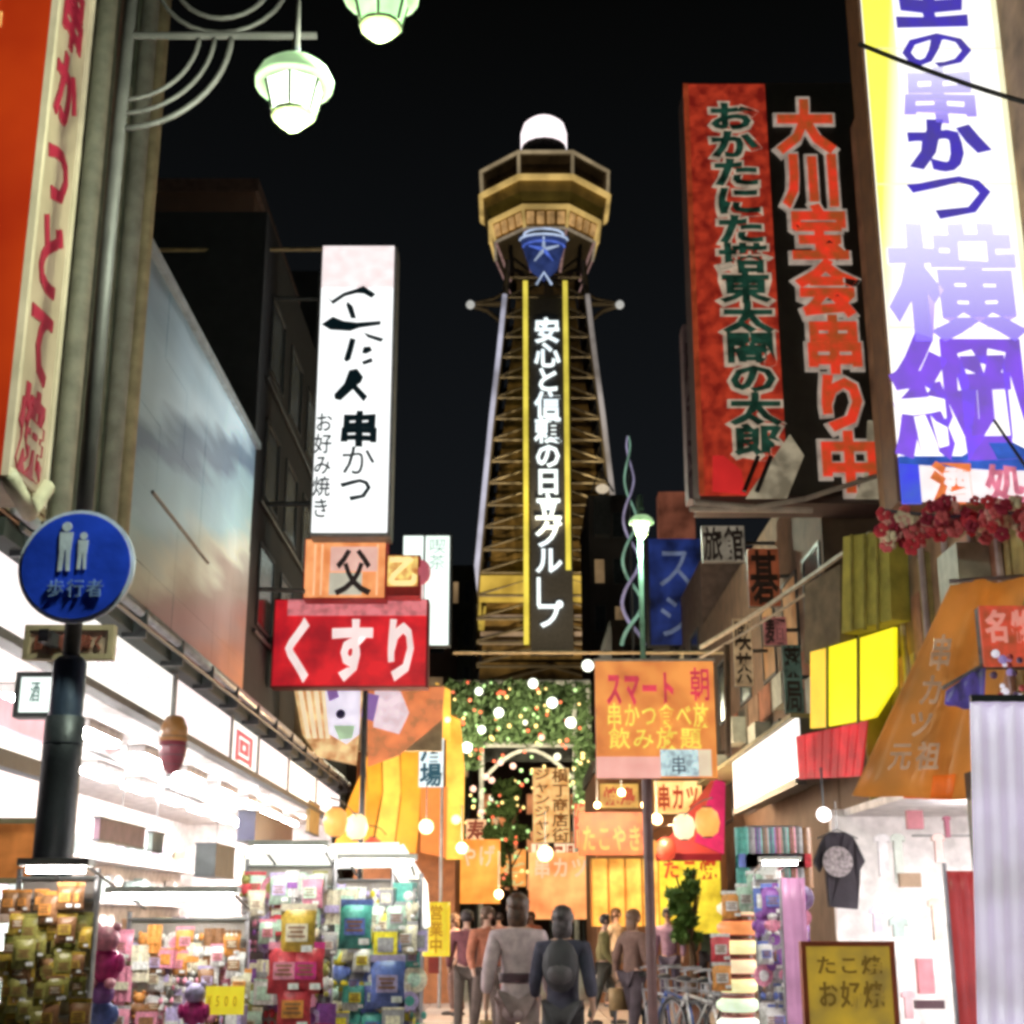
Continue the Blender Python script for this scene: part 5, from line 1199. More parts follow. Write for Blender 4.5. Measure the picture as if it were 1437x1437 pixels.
# hanging black T-shirt
YT = 14.0
c = at(1178,1222,YT); sT = 1.0
W = (at(1210,1222,YT).x-at(1147,1222,YT).x)/2; Htop = at(1178,1168,YT).z; Hbot = at(1178,1276,YT).z
ts = thing('t_shirt','black T-shirt with round grey print hanging before the white shop','t-shirt',(c.x,YT,Htop))
cx = c.x
ol = [(-0.30,1),(-0.16,0.94),(0.16,0.94),(0.30,1),(0.66,0.93),(1.12,0.62),(0.86,0.50),(0.62,0.66),(0.66,0.0),(-0.58,0.03),(-0.60,0.66),(-0.88,0.48),(-1.12,0.60),(-0.64,0.93)]
pts = [(cx+x*W, YT, Hbot+(Htop-Hbot)*z) for x,z in ol]
bm = bmesh.new()
fv = [bm.verts.new((x-cx,y-0.06-YT,z-Htop)) for x,y,z in pts]; bv = [bm.verts.new((x-cx,y+0.06-YT,z-Htop)) for x,y,z in pts]
bm.faces.new(fv[::-1]); bm.faces.new(bv)
for i in range(len(pts)):
    j=(i+1)%len(pts); bm.faces.new((fv[i],fv[j],bv[j],bv[i]))
bmesh.ops.triangulate(bm, faces=bm.faces[:]); bmesh.ops.subdivide_edges(bm, edges=bm.edges[:], cuts=2)
for v_ in bm.verts:
    q = noise.noise_vector(v_.co*9); v_.co.y += q.y*0.02 + 0.012*math.sin(v_.co.x*60)
bmesh.ops.recalc_face_normals(bm, faces=bm.faces[:])
me = bpy.data.meshes.new('garment'); bm.to_mesh(me); bm.free(); me.materials.append(mat('black_cotton',(0.022,0.018,0.026),0.9))
o = bpy.data.objects.new('garment', me); COL.objects.link(o); o.parent = ts
disc_y(cx-0.03, YT-0.095, YT-0.082, (Htop+Hbot)/2+0.08, 0.145, 24).build('round_print', mat('print_grey',(0.32,0.28,0.30),0.8,scale=30,var=0.6), ts)
MB().tube([(cx-0.2,YT,Htop-0.06),(cx,YT,Htop+0.03),(cx+0.2,YT,Htop-0.06)],0.008,5).build('hanger', STEEL, ts); MB().tube([(cx,YT,Htop+0.03),(cx,YT,2.62)],0.006,5).build('hook', STEEL, ts)
bl = thing('spot_bulb','small glaring bulb above the black T-shirt','lamp',(at(1156,1143,13.5).x,13.5,at(1156,1143,13.5).z))
p=at(1156,1143,13.5); MB().ball(p,0.07).build('globe', emi('white_globe',(1,0.95,0.98),3.0,var=0), bl, True); MB().tube([(p.x,p.y,p.z+0.07),(p.x,p.y,2.9)],0.012,5).build('cord', IRON, bl)

# orange slanting cloth
YQ = 11.6
oq = thing('cloth_banner','large slanting orange cloth banner with pale characters at right','banner',(at(1280,1000,YQ).x,YQ,2.5))
def wavy(name, quad, m, parent, nu=14, nv=10, amp=0.05, freq=5.0, th=0.012):
    mb = MB()
    for side in (0,1):
        for j in range(nv+1):
            for i in range(nu+1):
                u,v = i/nu,j/nv
                p = (quad[0]*(1-u)+quad[1]*u)*(1-v)+(quad[3]*(1-u)+quad[2]*u)*v
                p = p.copy(); p.y += amp*math.sin(freq*u*PI+v*1.3)+side*th
                mb.v.append(tuple(p))
    N_ = (nu+1)*(nv+1)
    for j in range(nv):
        for i in range(nu):
            a = j*(nu+1)+i
            mb.f.append((a,a+1,a+nu+2,a+nu+1)); mb.f.append((N_+a,N_+a+nu+1,N_+a+nu+2,N_+a+1))
    edge = [j*(nu+1) for j in range(nv+1)]; e2=[j*(nu+1)+nu for j in range(nv+1)]
    for E_ in (edge,e2,list(range(nu+1)),list(range(nv*(nu+1),N_))):
        for a,b in zip(E_,E_[1:]): mb.f.append((a,b,N_+b,N_+a))
    return mb.build(name, m, parent, True)
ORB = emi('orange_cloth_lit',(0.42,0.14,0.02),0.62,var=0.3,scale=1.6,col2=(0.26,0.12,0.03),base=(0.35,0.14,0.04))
wavy('cloth',[at(1196,1116,YQ),at(1362,1122,YQ-0.3),at(1440,812,YQ-0.2),at(1338,818,YQ+0.1)],ORB,oq,24,12,0.09,3.2)
wavy('lower_patch',[at(1268,1120,YQ-0.12),at(1336,1122,YQ-0.2),at(1340,1086,YQ-0.2),at(1272,1092,YQ-0.12)],emi('vermilion_patch',(0.62,0.12,0.015),0.65,var=0.3,scale=4),oq,6,3,0.02)
IV = emi('pale_brown_print',(0.42,0.26,0.16),0.55,var=0.3,scale=9); 
for ch,(x0_,y0_,x1_,y1_) in zip('串カツ元祖',((1300,890,1332,940),(1286,945,1320,990),(1270,995,1306,1035),(1244,1040,1276,1080),(1282,1040,1316,1080))):
    q0 = at(x0_,y1_,YQ-0.26); q1 = at(x1_,y1_,YQ-0.26); q2 = at(x0_,y0_,YQ-0.26)
    letter(ch,q0,(1,0,0),(0.25,0,1),(q1-q0).length,(q2-q0).length,IV,oq,0.02)
MB().tube([at(1332,816,YQ+0.05),at(1448,808,YQ-0.2)],0.02,6).build('rod', STEEL, oq)
# red cluster + violet cloth at the right edge
t,X0,Z0,X1,Z1 = glow_panel('menu_sign','bright red lettered sign at the right edge over the silver sheet','sign',1378,850,1460,935,10.6,emi('red_menu',(0.62,0.07,0.04),0.65,var=0.5,scale=7,col2=(0.50,0.16,0.06)))
htext('名物', X0+0.02,Z0+0.18,X1-0.02,Z1-0.03,10.6,emi('pink_print2',(0.80,0.30,0.24),0.7),t,bold=0.03)
vv = thing('cloth_banner','violet and teal folded cloth hanging left of the red menu sign','banner',(3.4,10.7,2.3))
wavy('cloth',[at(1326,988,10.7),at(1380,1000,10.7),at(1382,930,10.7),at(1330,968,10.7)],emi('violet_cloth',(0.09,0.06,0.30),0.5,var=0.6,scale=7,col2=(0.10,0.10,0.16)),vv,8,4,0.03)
MB().tube([at(1322,966,10.7),at(1392,926,10.7)],0.015,5).build('rod', STEEL, vv)
sv = thing('plastic_sheet','tall silvery pleated plastic sheet covering the stall at right edge','plastic sheet',(3.0,8.6,1))
wavy('sheet',[at(1372,1450,8.6),at(1500,1450,8.6),at(1490,975,8.6),at(1362,985,8.6)],emi('silver_sheet_glow',(0.58,0.50,0.68),0.85,var=0.15,scale=2.0,col2=(0.50,0.44,0.52),base=(0.6,0.58,0.65)),sv,90,8,0.010,11,0.006)  # sheet given its own glow in place of light from inside the stall
B('rail', IRON, sv, at(1362,985,8.6).x,8.58,at(1362,985,8.6).z,at(1490,985,8.6).x,8.62,at(1362,980,8.6).z+0.02)
lv = thing('string_lights','small cluster of lilac and white trinkets above the silver sheet','trinkets',(3.1,8.7,2.5))
for k in range(18):
    p = at(1380+gr.uniform(0,60),950+gr.uniform(-35,30),8.8+gr.uniform(-.05,.05))
    MB().ball(p,gr.uniform(0.015,0.035),seg=7,rings=5).build('trinket', [emi('trinket_white',(0.8,0.75,0.85),0.7),mat('trinket_dark',(0.10,0.04,0.12),0.5),mat('trinket_red',(0.5,0.05,0.06),0.5),emi('trinket_lilac',(0.35,0.25,0.6),0.5)][k%4], lv)
rc = thing('banner_flag','narrow dull red upright banner between the shop and silver sheet','banner',(3.0,9.3,0))
a_=at(1327,1222,9.3); b2=at(1370,1222,9.3)
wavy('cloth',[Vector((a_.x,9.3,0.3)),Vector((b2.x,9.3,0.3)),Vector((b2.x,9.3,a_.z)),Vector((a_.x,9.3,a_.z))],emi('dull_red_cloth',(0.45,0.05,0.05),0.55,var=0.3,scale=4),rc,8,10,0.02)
MB().tube([(a_.x,9.32,0),(a_.x,9.32,a_.z+0.05)],0.015,6).build('pole', STEEL, rc)
# yellow board at the bottom right
t,X0,Z0,X1,Z1 = frontboard('menu_board','mustard yellow standing board with faint print before the right shop','sign',1135,1328,1254,1500,9.0,emi('mustard',(0.50,0.32,0.03),0.62,var=0.35,scale=4,col2=(0.42,0.30,0.08)),0.06,mat('wood_red',(0.30,0.06,0.02),0.6),ground=True)
htext('たこ焼', X0+0.05,at(1190,1368,9).z,X1-0.05,at(1190,1340,9).z,9.0,emi('brown_print',(0.22,0.13,0.02),0.4),t,bold=0.02)
htext('お好焼', X0+0.05,at(1190,1415,9).z,X1-0.05,at(1190,1375,9).z,9.0,emi('brown_print',(0,0,0)),t,bold=0.02)
for x in (X0+0.03,X1-0.06): B('leg', mat('wood_red',(0,0,0)), t, x,9.03,0,x+0.04,9.07,Z0-0.03)

# ================================================================ merchandise
PALB = [('pink',(0.80,0.30,0.42)),('cream',(0.80,0.72,0.55)),('lilac',(0.55,0.46,0.75)),('teal',(0.10,0.42,0.36)),('red',(0.60,0.06,0.08)),('white',(0.80,0.78,0.76)),('orange',(0.78,0.33,0.08)),('blue',(0.14,0.20,0.55)),('gold',(0.55,0.38,0.06)),('olive',(0.32,0.30,0.08)),('magenta',(0.60,0.04,0.24)),('grey',(0.35,0.34,0.36)),('brown',(0.30,0.15,0.07)),('mint',(0.55,0.75,0.62)),('yellow',(0.85,0.68,0.05)),('purple',(0.28,0.10,0.40))]
CM = {k: mat('goods_'+k, v, 0.35, scale=45, var=0.3, bump=0.05) for k,v in PALB}
def pouch_mesh(w,h,d):
    mb = MB(); n=6
    for s_ in (0,1):
        for j in range(n+1):
            for i in range(n+1):
                u,v = i/n*2-1,j/n*2-1
                b_ = (1-u**4)*(1-v**4)
                mb.v.append((u*w/2*(1-0.08*(1-abs(v))), (-d/2 if s_==0 else d/2)*b_, v*h/2))
    N_=(n+1)**2
    for j in range(n):
        for i in range(n):
            a=j*(n+1)+i; mb.f.append((a,a+1,a+n+2,a+n+1)); mb.f.append((N_+a,N_+a+n+1,N_+a+n+2,N_+a+1))
    return mb
def place(th_, mb, name, m, smooth=True):
    me = bpy.data.meshes.new(name); me.from_pydata(mb.v,[],mb.f); me.materials.append(m); me.update()
    if smooth: me.polygons.foreach_set('use_smooth',[True]*len(me.polygons))
    o = bpy.data.objects.new(name, me); COL.objects.link(o); o.parent = th_; return o
def make_good(kind, colr, c2):
    """one souvenir, hung from its top at the origin; returns root"""
    root = bpy.data.objects.new({'pouch':'snack_pouch','fan':'round_fan','plush':'plush_toy','box':'gift_box','strap':'charm_strap','towel':'hand_towel'}[kind], None); COL.objects.link(root)
    if kind == 'pouch':
        p_ = pouch_mesh(0.15,0.19,0.07)
        p_.v = [(x,y,z-0.115) for x,y,z in p_.v]; place(root,p_,'bag',CM[colr])
        place(root, MB().box(-0.075,-0.004,-0.03,0.075,0.004,0.0), 'header_card', CM[c2], False)
        q = MB(); q.box(-0.045,-0.042,-0.15,0.045,-0.036,-0.08); place(root,q,'paper_label',CM[c2],False)
        q = MB()
        for z_,w_ in ((-0.095,0.034),(-0.112,0.026),(-0.13,0.036)): q.box(-w_,-0.045,z_-0.004,w_,-0.043,z_+0.004)
        place(root,q,'label_print',CM['brown' if c2!='brown' else 'cream'],False); place(root, MB().box(0.02,-0.040,-0.19,0.065,-0.036,-0.165),'price_tag',CM['white'],False)
    elif kind == 'fan':
        q = disc_y(0,-0.006,0.006,-0.10,0.085,20); place(root,q,'blade',CM[colr],False)
        q = disc_y(0,-0.010,-0.0065,-0.10,0.045,16); place(root,q,'print_disc',CM[c2],False)
        place(root, MB().tube([(0,0,-0.18),(0,0,-0.27)],0.008,6),'handle',CM['brown'])
    elif kind == 'plush':
        place(root, MB().ball((0,0,-0.16),0.062,0.05,0.07),'body',CM[colr]); place(root, MB().ball((0,-0.01,-0.07),0.052,0.045,0.048),'head',CM[c2])
        for s_ in (-1,1):
            place(root, MB().ball((s_*0.035,-0.005,-0.028),0.017,seg=8,rings=5),'ear',CM[c2]); place(root, MB().ball((s_*0.06,-0.02,-0.15),0.018,0.018,0.035,8,5),'arm',CM[colr]); place(root, MB().ball((s_*0.032,-0.03,-0.22),0.022,0.032,0.02,8,5),'leg',CM[c2])
    elif kind == 'box':
        place(root, MB().box(-0.075,-0.05,-0.17,0.075,0.05,-0.01),'carton',CM[colr],False)
        place(root, MB().box(-0.05,-0.054,-0.14,0.05,-0.0505,-0.05),'label_patch',CM[c2],False); place(root, MB().box(-0.078,-0.052,-0.012,0.078,0.052,0.0),'lid',CM[c2],False)
    elif kind == 'strap':
        for i in range(3):
            x=-0.045+0.045*i
            place(root, MB().tube([(x,0,0),(x,0,-0.06)],0.003,4),'cord',CM['grey']); place(root, MB().ball((x,0,-0.085),0.02,0.014,0.028,8,6),'charm',CM[(colr,c2,colr)[i]])
            place(root, MB().ball((x,0,-0.15),0.016,0.012,0.022,8,6),'charm',CM[(c2,colr,c2)[i]])
    elif kind == 'towel':
        mb=MB()
        for s_ in (0,1):
            for j in range(5):
                for i in range(9): mb.v.append((-0.07+0.14*i/8,0.012*math.sin(i*1.7)+s_*0.006,-0.27*j/4))
        for j in range(4):
            for i in range(8):
                a=j*9+i; mb.f.append((a,a+9,a+10,a+1)); mb.f.append((45+a,45+a+1,45+a+10,45+a+9))
        place(root,mb,'cloth',CM[colr]); place(root, MB().box(-0.06,-0.022,-0.18,0.06,-0.014,-0.12),'stripe_band',CM[c2],False)
    return root
KN = {'pouch':('snack pouch','bag'),'fan':('round paper fan','fan'),'plush':('little plush toy','toy'),'box':('small gift carton','box'),'strap':('charm strap row','charm'),'towel':('folded hand towel','towel')}
ORD = ['first','second','third','fourth','fifth','sixth','seventh','eighth','ninth','tenth','eleventh','twelfth','thirteenth','fourteenth','fifteenth','sixteenth','seventeenth','eighteenth']
_protos = {}
def put_good(kind, c1, c2, loc, s, label, group, ry=0.0):
    key = (kind,c1,c2)
    if key not in _protos:
        r = make_good(kind,c1,c2); _protos[key] = r
    else:
        r = copy_tree(_protos[key])
    r.location = loc; r.scale = (s,s,s); r.rotation_euler = (0,0,ry)
    r['label'] = label; r['category'] = KN[kind][1]; r['group'] = group
    return r
def rack(name, label, x0, x1, y0_, ytop, Y, rows, cols, pick, where, grp, s=1.0, seed=1, jitter=0.02):
    """a wire display rack with rails; goods hang from the rails"""
    A = at(x0,ytop,Y); C_ = at(x1,ytop,Y)
    th_ = thing('display_rack', label, 'rack', ((A.x+C_.x)/2,Y,0))
    ztop = A.z
    for x in (A.x,C_.x): MB().tube([(x,Y+0.05,0),(x,Y+0.05,ztop+0.04)],0.013,6).build('upright', STEEL, th_)
    r = random.Random(seed); zstep = (ztop-at(x0,y0_,Y).z)/rows
    B('backing_board', mat('rack_back_'+name,(0.45,0.40,0.36),0.7), th_, A.x,Y+0.10,max(0.3,ztop-rows*zstep-0.3),C_.x,Y+0.12,ztop)
    for j in range(rows):
        z = ztop-j*zstep
        MB().tube([(A.x,Y+0.04,z),(C_.x,Y+0.04,z)],0.008,5).build('rail', STEEL, th_)
        for i in range(cols):
            kind,c1,c2 = pick(r,i,j)
            x = A.x+(C_.x-A.x)*(i+0.5)/cols+r.uniform(-jitter,jitter)*1.8
            put_good(kind,c1,c2,(x,Y-0.05+r.uniform(-0.07,0.02),z-0.01-r.uniform(0,0.05)),s*r.uniform(0.8,1.3),'%s and %s %s, %s along the %s rail of the %s' % (c1,c2,KN[kind][0],ORD[i],ORD[j] if j else 'top',where),grp,r.uniform(-0.35,0.35))
    return th_
kinds = ['pouch','pouch','fan','plush','box','strap','towel','pouch']
def pk(cset):
    def f(r,i,j): return (kinds[r.randrange(len(kinds))], cset[r.randrange(len(cset))], cset[r.randrange(len(cset))])
    return f
gold = ['gold','olive','gold','brown','olive']
rack('gold','steel rack hung with dull golden snack bags at lower left',22,132,1460,1232,6.2,7,7,lambda r,i,j:('pouch',('brown' if j==0 else gold[r.randrange(5)]),('orange' if j==0 else gold[r.randrange(5)])),'gold rack','golden snack bags',0.52,1)
rack('pastel','steel rack of pastel souvenirs beside the pink toys',178,345,1460,1290,7.6,6,11,pk(['cream','pink','orange','white','brown','lilac','pink','white']),'pastel rack','pastel souvenirs',0.60,2)
rack('mixed','long steel rack of mixed coloured souvenirs at the stall front',345,468,1460,1215,8.2,8,9,pk(['lilac','cream','olive','pink','mint','grey','white','purple','red']),'mixed rack','mixed souvenirs',0.66,3)
rack('silver','silvery rack of lilac, cream and teal souvenirs at the stall corner',470,590,1460,1235,8.8,8,8,pk(['cream','lilac','blue','mint','white','yellow','grey','cream','teal']),'corner rack','silvery souvenirs',0.72,4)
rack('right','tall narrow rack of lilac and white packets before the right shop',1060,1126,1460,1235,11.0,8,4,pk(['lilac','purple','white','pink','grey','blue']),'right shop rack','lilac packets',0.9,5)
# the pink-red doll-like toy bag
def big_plush(x,y,Y,s,c1,c2,label):
    p = at(x,y,Y); put_good('plush',c1,c2,(p.x,Y,p.z),s,label,'large hanging toys')
big_plush(152,1290,6.6,1.25,'magenta','pink','big magenta and pink plush toy hung beside the gold rack')
big_plush(146,1368,6.6,1.1,'blue','purple','blue plush toy hung under the magenta one')
big_plush(276,1372,7.0,1.0,'magenta','lilac','lilac-headed magenta plush toy before the pastel rack')
p = at(500,1262,8.3); put_good('pouch','teal','blue',(p.x,8.3,p.z),1.3,'big teal pouch hung at the top of the corner rack','large pouches')
p = at(420,1268,7.8); put_good('pouch','gold','cream',(p.x,7.8,p.z),1.3,'big dull gold pouch hung before the mixed rack','large pouches')
for (x,y,c1,c2,lab) in ((402,1322,'red','pink','big dull red pouch left of its twin before the mixed rack'),(432,1322,'red','magenta','big dark red pouch right of its twin before the mixed rack'),(414,1375,'red','orange','lowest big red pouch before the mixed rack'),(545,1340,'blue','lilac','big slate blue pouch low on the corner rack')):
    p = at(x,y,7.8); put_good('pouch',c1,c2,(p.x,7.8,p.z),1.25,lab,'large pouches')
t,X0,Z0,X1,Z1 = frontboard('price_card','small bright yellow price card among the pastel goods','sign',288,1384,342,1424,7.0,emi('yellow_card',(0.85,0.70,0.04),0.75,var=0.15,scale=9),0.01,None)
htext('¥500', X0+0.01,Z0+0.03,X1-0.01,Z1-0.03,7.0,emi('card_ink',(0.55,0.35,0.02),0.5),t)
B('stick', STEEL, t, (X0+X1)/2-0.005,7.011,0,(X0+X1)/2+0.005,7.02,Z1)
# table with orange cloth trays above the pastel rack
tb = thing('display_table','low table with orange and peach trays inside the souvenir shop front','table',(-2.6,9.3,0))
a_=at(190,1300,9.3); b2=at(262,1300,9.3)
B('top', mat('table_top',(0.70,0.35,0.18),0.6), tb, a_.x,9.0,at(190,1298,9.3).z-0.03,b2.x+0.4,9.8,at(190,1298,9.3).z)
B('skirt', mat('table_skirt',(0.75,0.40,0.25),0.7), tb, a_.x,8.97,0.2,b2.x+0.4,9.0,at(190,1290,9.3).z)
for x in (a_.x+0.04,b2.x+0.3):
    for y in (9.05,9.7): B('leg', STEEL, tb, x,y,0,x+0.03,y+0.03,at(190,1298,9.3).z-0.03)
# white lit canopy over the mixed rack
cn = thing('stall_canopy','small glaring white canopy over the mixed souvenir racks','canopy',(-1.4,9.2,1.9))
WC = emi('canopy_white',(1.0,0.98,0.90),1.15,var=0.05)
MB().quad([at(340,1212,8.7),at(556,1208,8.7),at(560,1182,9.6),at(352,1186,9.6)],0.04).build('cloth', WC, cn)
MB().quad([at(556,1210,8.7),at(604,1300,8.9),at(600,1240,9.6),at(566,1184,9.6)],0.04).build('side_cloth', WC, cn)
for x in (346,552): 
    p = at(x,1210,8.72); MB().tube([(p.x,8.75,0),(p.x,8.75,p.z)],0.014,6).build('pole', STEEL, cn)
# fluorescent fittings added above the racks to brighten the goods
for x0_,x1_,y_,Y_,lab in ((28,128,1226,5.9,'small added fluorescent fitting over the gold snack rack'),(150,335,1262,7.1,'added white fluorescent fitting over the pastel rack'),(350,462,1196,7.7,'added white fluorescent fitting over the mixed rack'),(474,585,1214,8.3,'added white fluorescent fitting over the corner rack'),(1066,1124,1214,10.5,'added white fluorescent fitting over the lilac packets')):
    a_ = at(x0_,y_,Y_); b2 = at(x1_,y_,Y_)
    f_ = thing('added_strip_light',lab,'light fitting',((a_.x+b2.x)/2,Y_,a_.z))
    B('housing', WHITE, f_, a_.x,Y_-0.05,a_.z+0.03,b2.x,Y_+0.05,a_.z+0.06)
    B('tube', emi('added_rack_tube',(1.0,0.94,0.88),75.0,var=0.0), f_, a_.x+0.03,Y_-0.012,a_.z+0.004,b2.x-0.03,Y_+0.012,a_.z+0.028)
    for x in (a_.x+0.05,b2.x-0.05): MB().tube([(x,Y_+0.04,a_.z+0.045),(x,Y_+0.55,a_.z-0.04)],0.008,5).build('arm', STEEL, f_)
# stacked striped lantern tiers at the right stall
sl = random.Random(8)
for k in range(7):
    yy = 1275+k*27
    p = at(1036,yy,11.5); c1 = ['cream','orange','yellow','cream','yellow','mint','white'][k]
    l = thing('paper_lantern','%s lit paper lantern, %s from the top of the stack before the right shop' % (c1,ORD[k]),'lantern',(p.x,11.5,p.z),'stacked paper lanterns')
    MB().lathe(p.x,11.5,[(0.13,p.z-0.05),(0.17,p.z-0.02),(0.17,p.z+0.02),(0.13,p.z+0.05)],14).build('paper_body', emi('lan_'+c1,{'cream':(0.95,0.75,0.48),'orange':(0.85,0.30,0.10),'yellow':(0.95,0.90,0.45),'mint':(0.75,0.92,0.66),'white':(0.92,0.95,0.85)}[c1],0.9,var=0.15,scale=9), l, True)
    for dz in (-0.058,0.052): MB().lathe(p.x,11.5,[(0.13,p.z+dz),(0.13,p.z+dz+0.008)],14).build('hoop', mat('hoop_red',(0.45,0.06,0.05),0.5), l)
for (x,y,c) in ((1060,1222,'mint'),(1078,1212,'white'),(1025,1250,'orange'),(1045,1240,'mint'),(1010,1310,'red'),(1012,1350,'orange')):
    p = at(x,y,11.2); put_good('pouch',c,'white',(p.x,11.2,p.z),1.0,'%s and white pouch %s' % (c,{1222:'at the top of the lilac packet rack',1212:'highest above the lilac packet rack',1250:'just above the lantern stack',1240:'between lantern stack and lilac packets',1310:'at the side of the second paper lantern',1350:'at the side of the fourth paper lantern'}[y]),'pouches by the right rack')
pk_ = thing('banner_flag','soft pink-purple upright cloth banner at the right of lilac packets','banner',(at(1108,1250,10.8).x,10.8,0))
a_=at(1095,1232,10.7); b2=at(1128,1232,10.7)
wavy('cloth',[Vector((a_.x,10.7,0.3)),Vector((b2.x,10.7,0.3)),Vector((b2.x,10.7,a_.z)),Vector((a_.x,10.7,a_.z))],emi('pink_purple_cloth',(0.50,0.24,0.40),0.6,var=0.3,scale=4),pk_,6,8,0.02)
MB().tube([(a_.x,10.72,0),(a_.x,10.72,a_.z+0.05)],0.012,6).build('pole', STEEL, pk_)
# clothes rail with dark goods seen left of the T-shirt
cr = thing('clothes_rail','rail of teal, dark and mauve clothes left of the black T-shirt','clothes rail',(3.0,14.4,0))
rr0, rr1 = at(1046,1160,14.6), at(1120,1160,14.6)
MB().tube([(rr0.x,14.6,rr0.z),(rr1.x,14.6,rr0.z)],0.012,6).build('rail', STEEL, cr)
for x in (rr0.x,rr1.x): MB().tube([(x,14.6,0),(x,14.6,rr0.z)],0.014,6).build('upright', STEEL, cr)
for i in range(8):
    x = rr0.x+(rr1.x-rr0.x)*(i+0.5)/8
    th_ = put_good('towel',['teal','grey','purple','brown','teal','pink','grey','brown'][i],['blue','teal','red','grey','white','lilac','brown','red'][i],(x,14.55,rr0.z-0.01),2.2,'%s and %s cloth, %s on the clothes rail left of the T-shirt' % (['teal','grey','purple','brown','teal','pink','grey','brown'][i],['blue','teal','red','grey','white','lilac','brown','red'][i],ORD[i]),'clothes on the rail')
# yellow nobori flag
nf_ = thing('banner_flag','bright yellow upright street banner with a dark red foot','banner',(at(612,1300,14).x,14,0))
a_=at(594,1266,14); b2=at(632,1266,14)
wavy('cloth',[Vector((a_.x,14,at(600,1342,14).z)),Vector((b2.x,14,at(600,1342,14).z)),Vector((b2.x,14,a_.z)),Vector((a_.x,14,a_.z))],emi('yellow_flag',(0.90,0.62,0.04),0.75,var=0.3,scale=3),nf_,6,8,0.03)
B('foot_piece', mat('flag_foot',(0.22,0.02,0.01),0.6), nf_, a_.x+0.06,13.98,at(600,1366,14).z,b2.x-0.1,14.03,at(600,1343,14).z)
MB().tube([(a_.x,14.02,0),(a_.x,14.02,a_.z+0.08)],0.014,6).build('pole', STEEL, nf_)
vtext('営業中', a_.x+0.06,at(600,1338,14).z,b2.x-0.06,a_.z-0.02,13.96,emi('flag_ink',(0.55,0.25,0.01),0.5),nf_,bold=0.02)

# ================================================================ cables
def cable(label, pts, r, m, sag=0.0, name='cable'):
    pts = [Vector(p) for p in pts]; out = []
    for a,b in zip(pts,pts[1:]):
        for i in range(9):
            t = i/8; p = a.lerp(b,t); p.z -= sag*4*t*(1-t); out.append(p)
    return tag(MB().tube(out,r,5).build(name,m), label, 'cable')
cable('black cable crossing in front of the huge white sign',[at(1206,62,10.5),at(1460,150,9.6)],0.022,BLACK,0.03)
cable('black cable crossing the foot of the huge white sign',[at(1395,590,9.8),at(1470,700,9.2)],0.012,BLACK)
cable('thin tan cable from the left wall to top of the white sign',[at(105,352,19),at(452,350,20.5)],0.035,mat('tan_cable',(0.40,0.30,0.14),0.6),0.0)
cable('short pale bar from the dark building to the orange box sign',[at(345,826,20.9),at(428,830,20.9)],0.04,STEEL)
cable('tan span wire crossing the street before the tower legs',[at(636,916,26),at(1132,916,26)],0.035,TAN,0.0)
cable('pale sloping stay from the olive pier down to the span wire',[at(1222,748,16.5),at(984,908,22)],0.035,mat('pale_stay',(0.38,0.32,0.24),0.5),0.05)
cable('second thin sloping stay just under the pale one',[at(1180,800,16.5),at(960,935,22)],0.02,mat('pale_stay',(0,0,0)),0.05)
cable('thin dark diagonal wire over the glossy blue panels',[onx(214,690,-3.6),onx(292,790,-3.6)],0.02,IRON)
cable('thin vertical drop wire right of the pole sign',[at(1020,905,20),at(1022,1060,20)],0.05,mat('brown_rod',(0.10,0.06,0.03),0.6))

# ================================================================ people
def skin_mesh(name, verts, edges, radii, m, parent, sub=2, root=0):
    me = bpy.data.meshes.new(name); me.from_pydata([tuple(v) for v in verts], edges, []); me.materials.append(m)
    o = bpy.data.objects.new(name, me); COL.objects.link(o)
    md = o.modifiers.new('s','SKIN')
    for i,r_ in enumerate(radii):
        d = me.skin_vertices[0].data[i]; d.radius = (r_,r_) if not isinstance(r_,tuple) else r_; d.use_root = (i == root)
    s_ = o.modifiers.new('d','SUBSURF'); s_.levels = sub; s_.render_levels = sub
    dg = bpy.context.evaluated_depsgraph_get()
    nm = bpy.data.meshes.new_from_object(o.evaluated_get(dg))
    bpy.data.objects.remove(o); bpy.data.meshes.remove(me)
    nm.polygons.foreach_set('use_smooth',[True]*len(nm.polygons))
    nm.materials.clear(); nm.materials.append(m)
    o = bpy.data.objects.new(name, nm); COL.objects.link(o); o.parent = parent
    return o
SKIN_ = mat('skin',(0.50,0.30,0.22),0.55,bump=0)
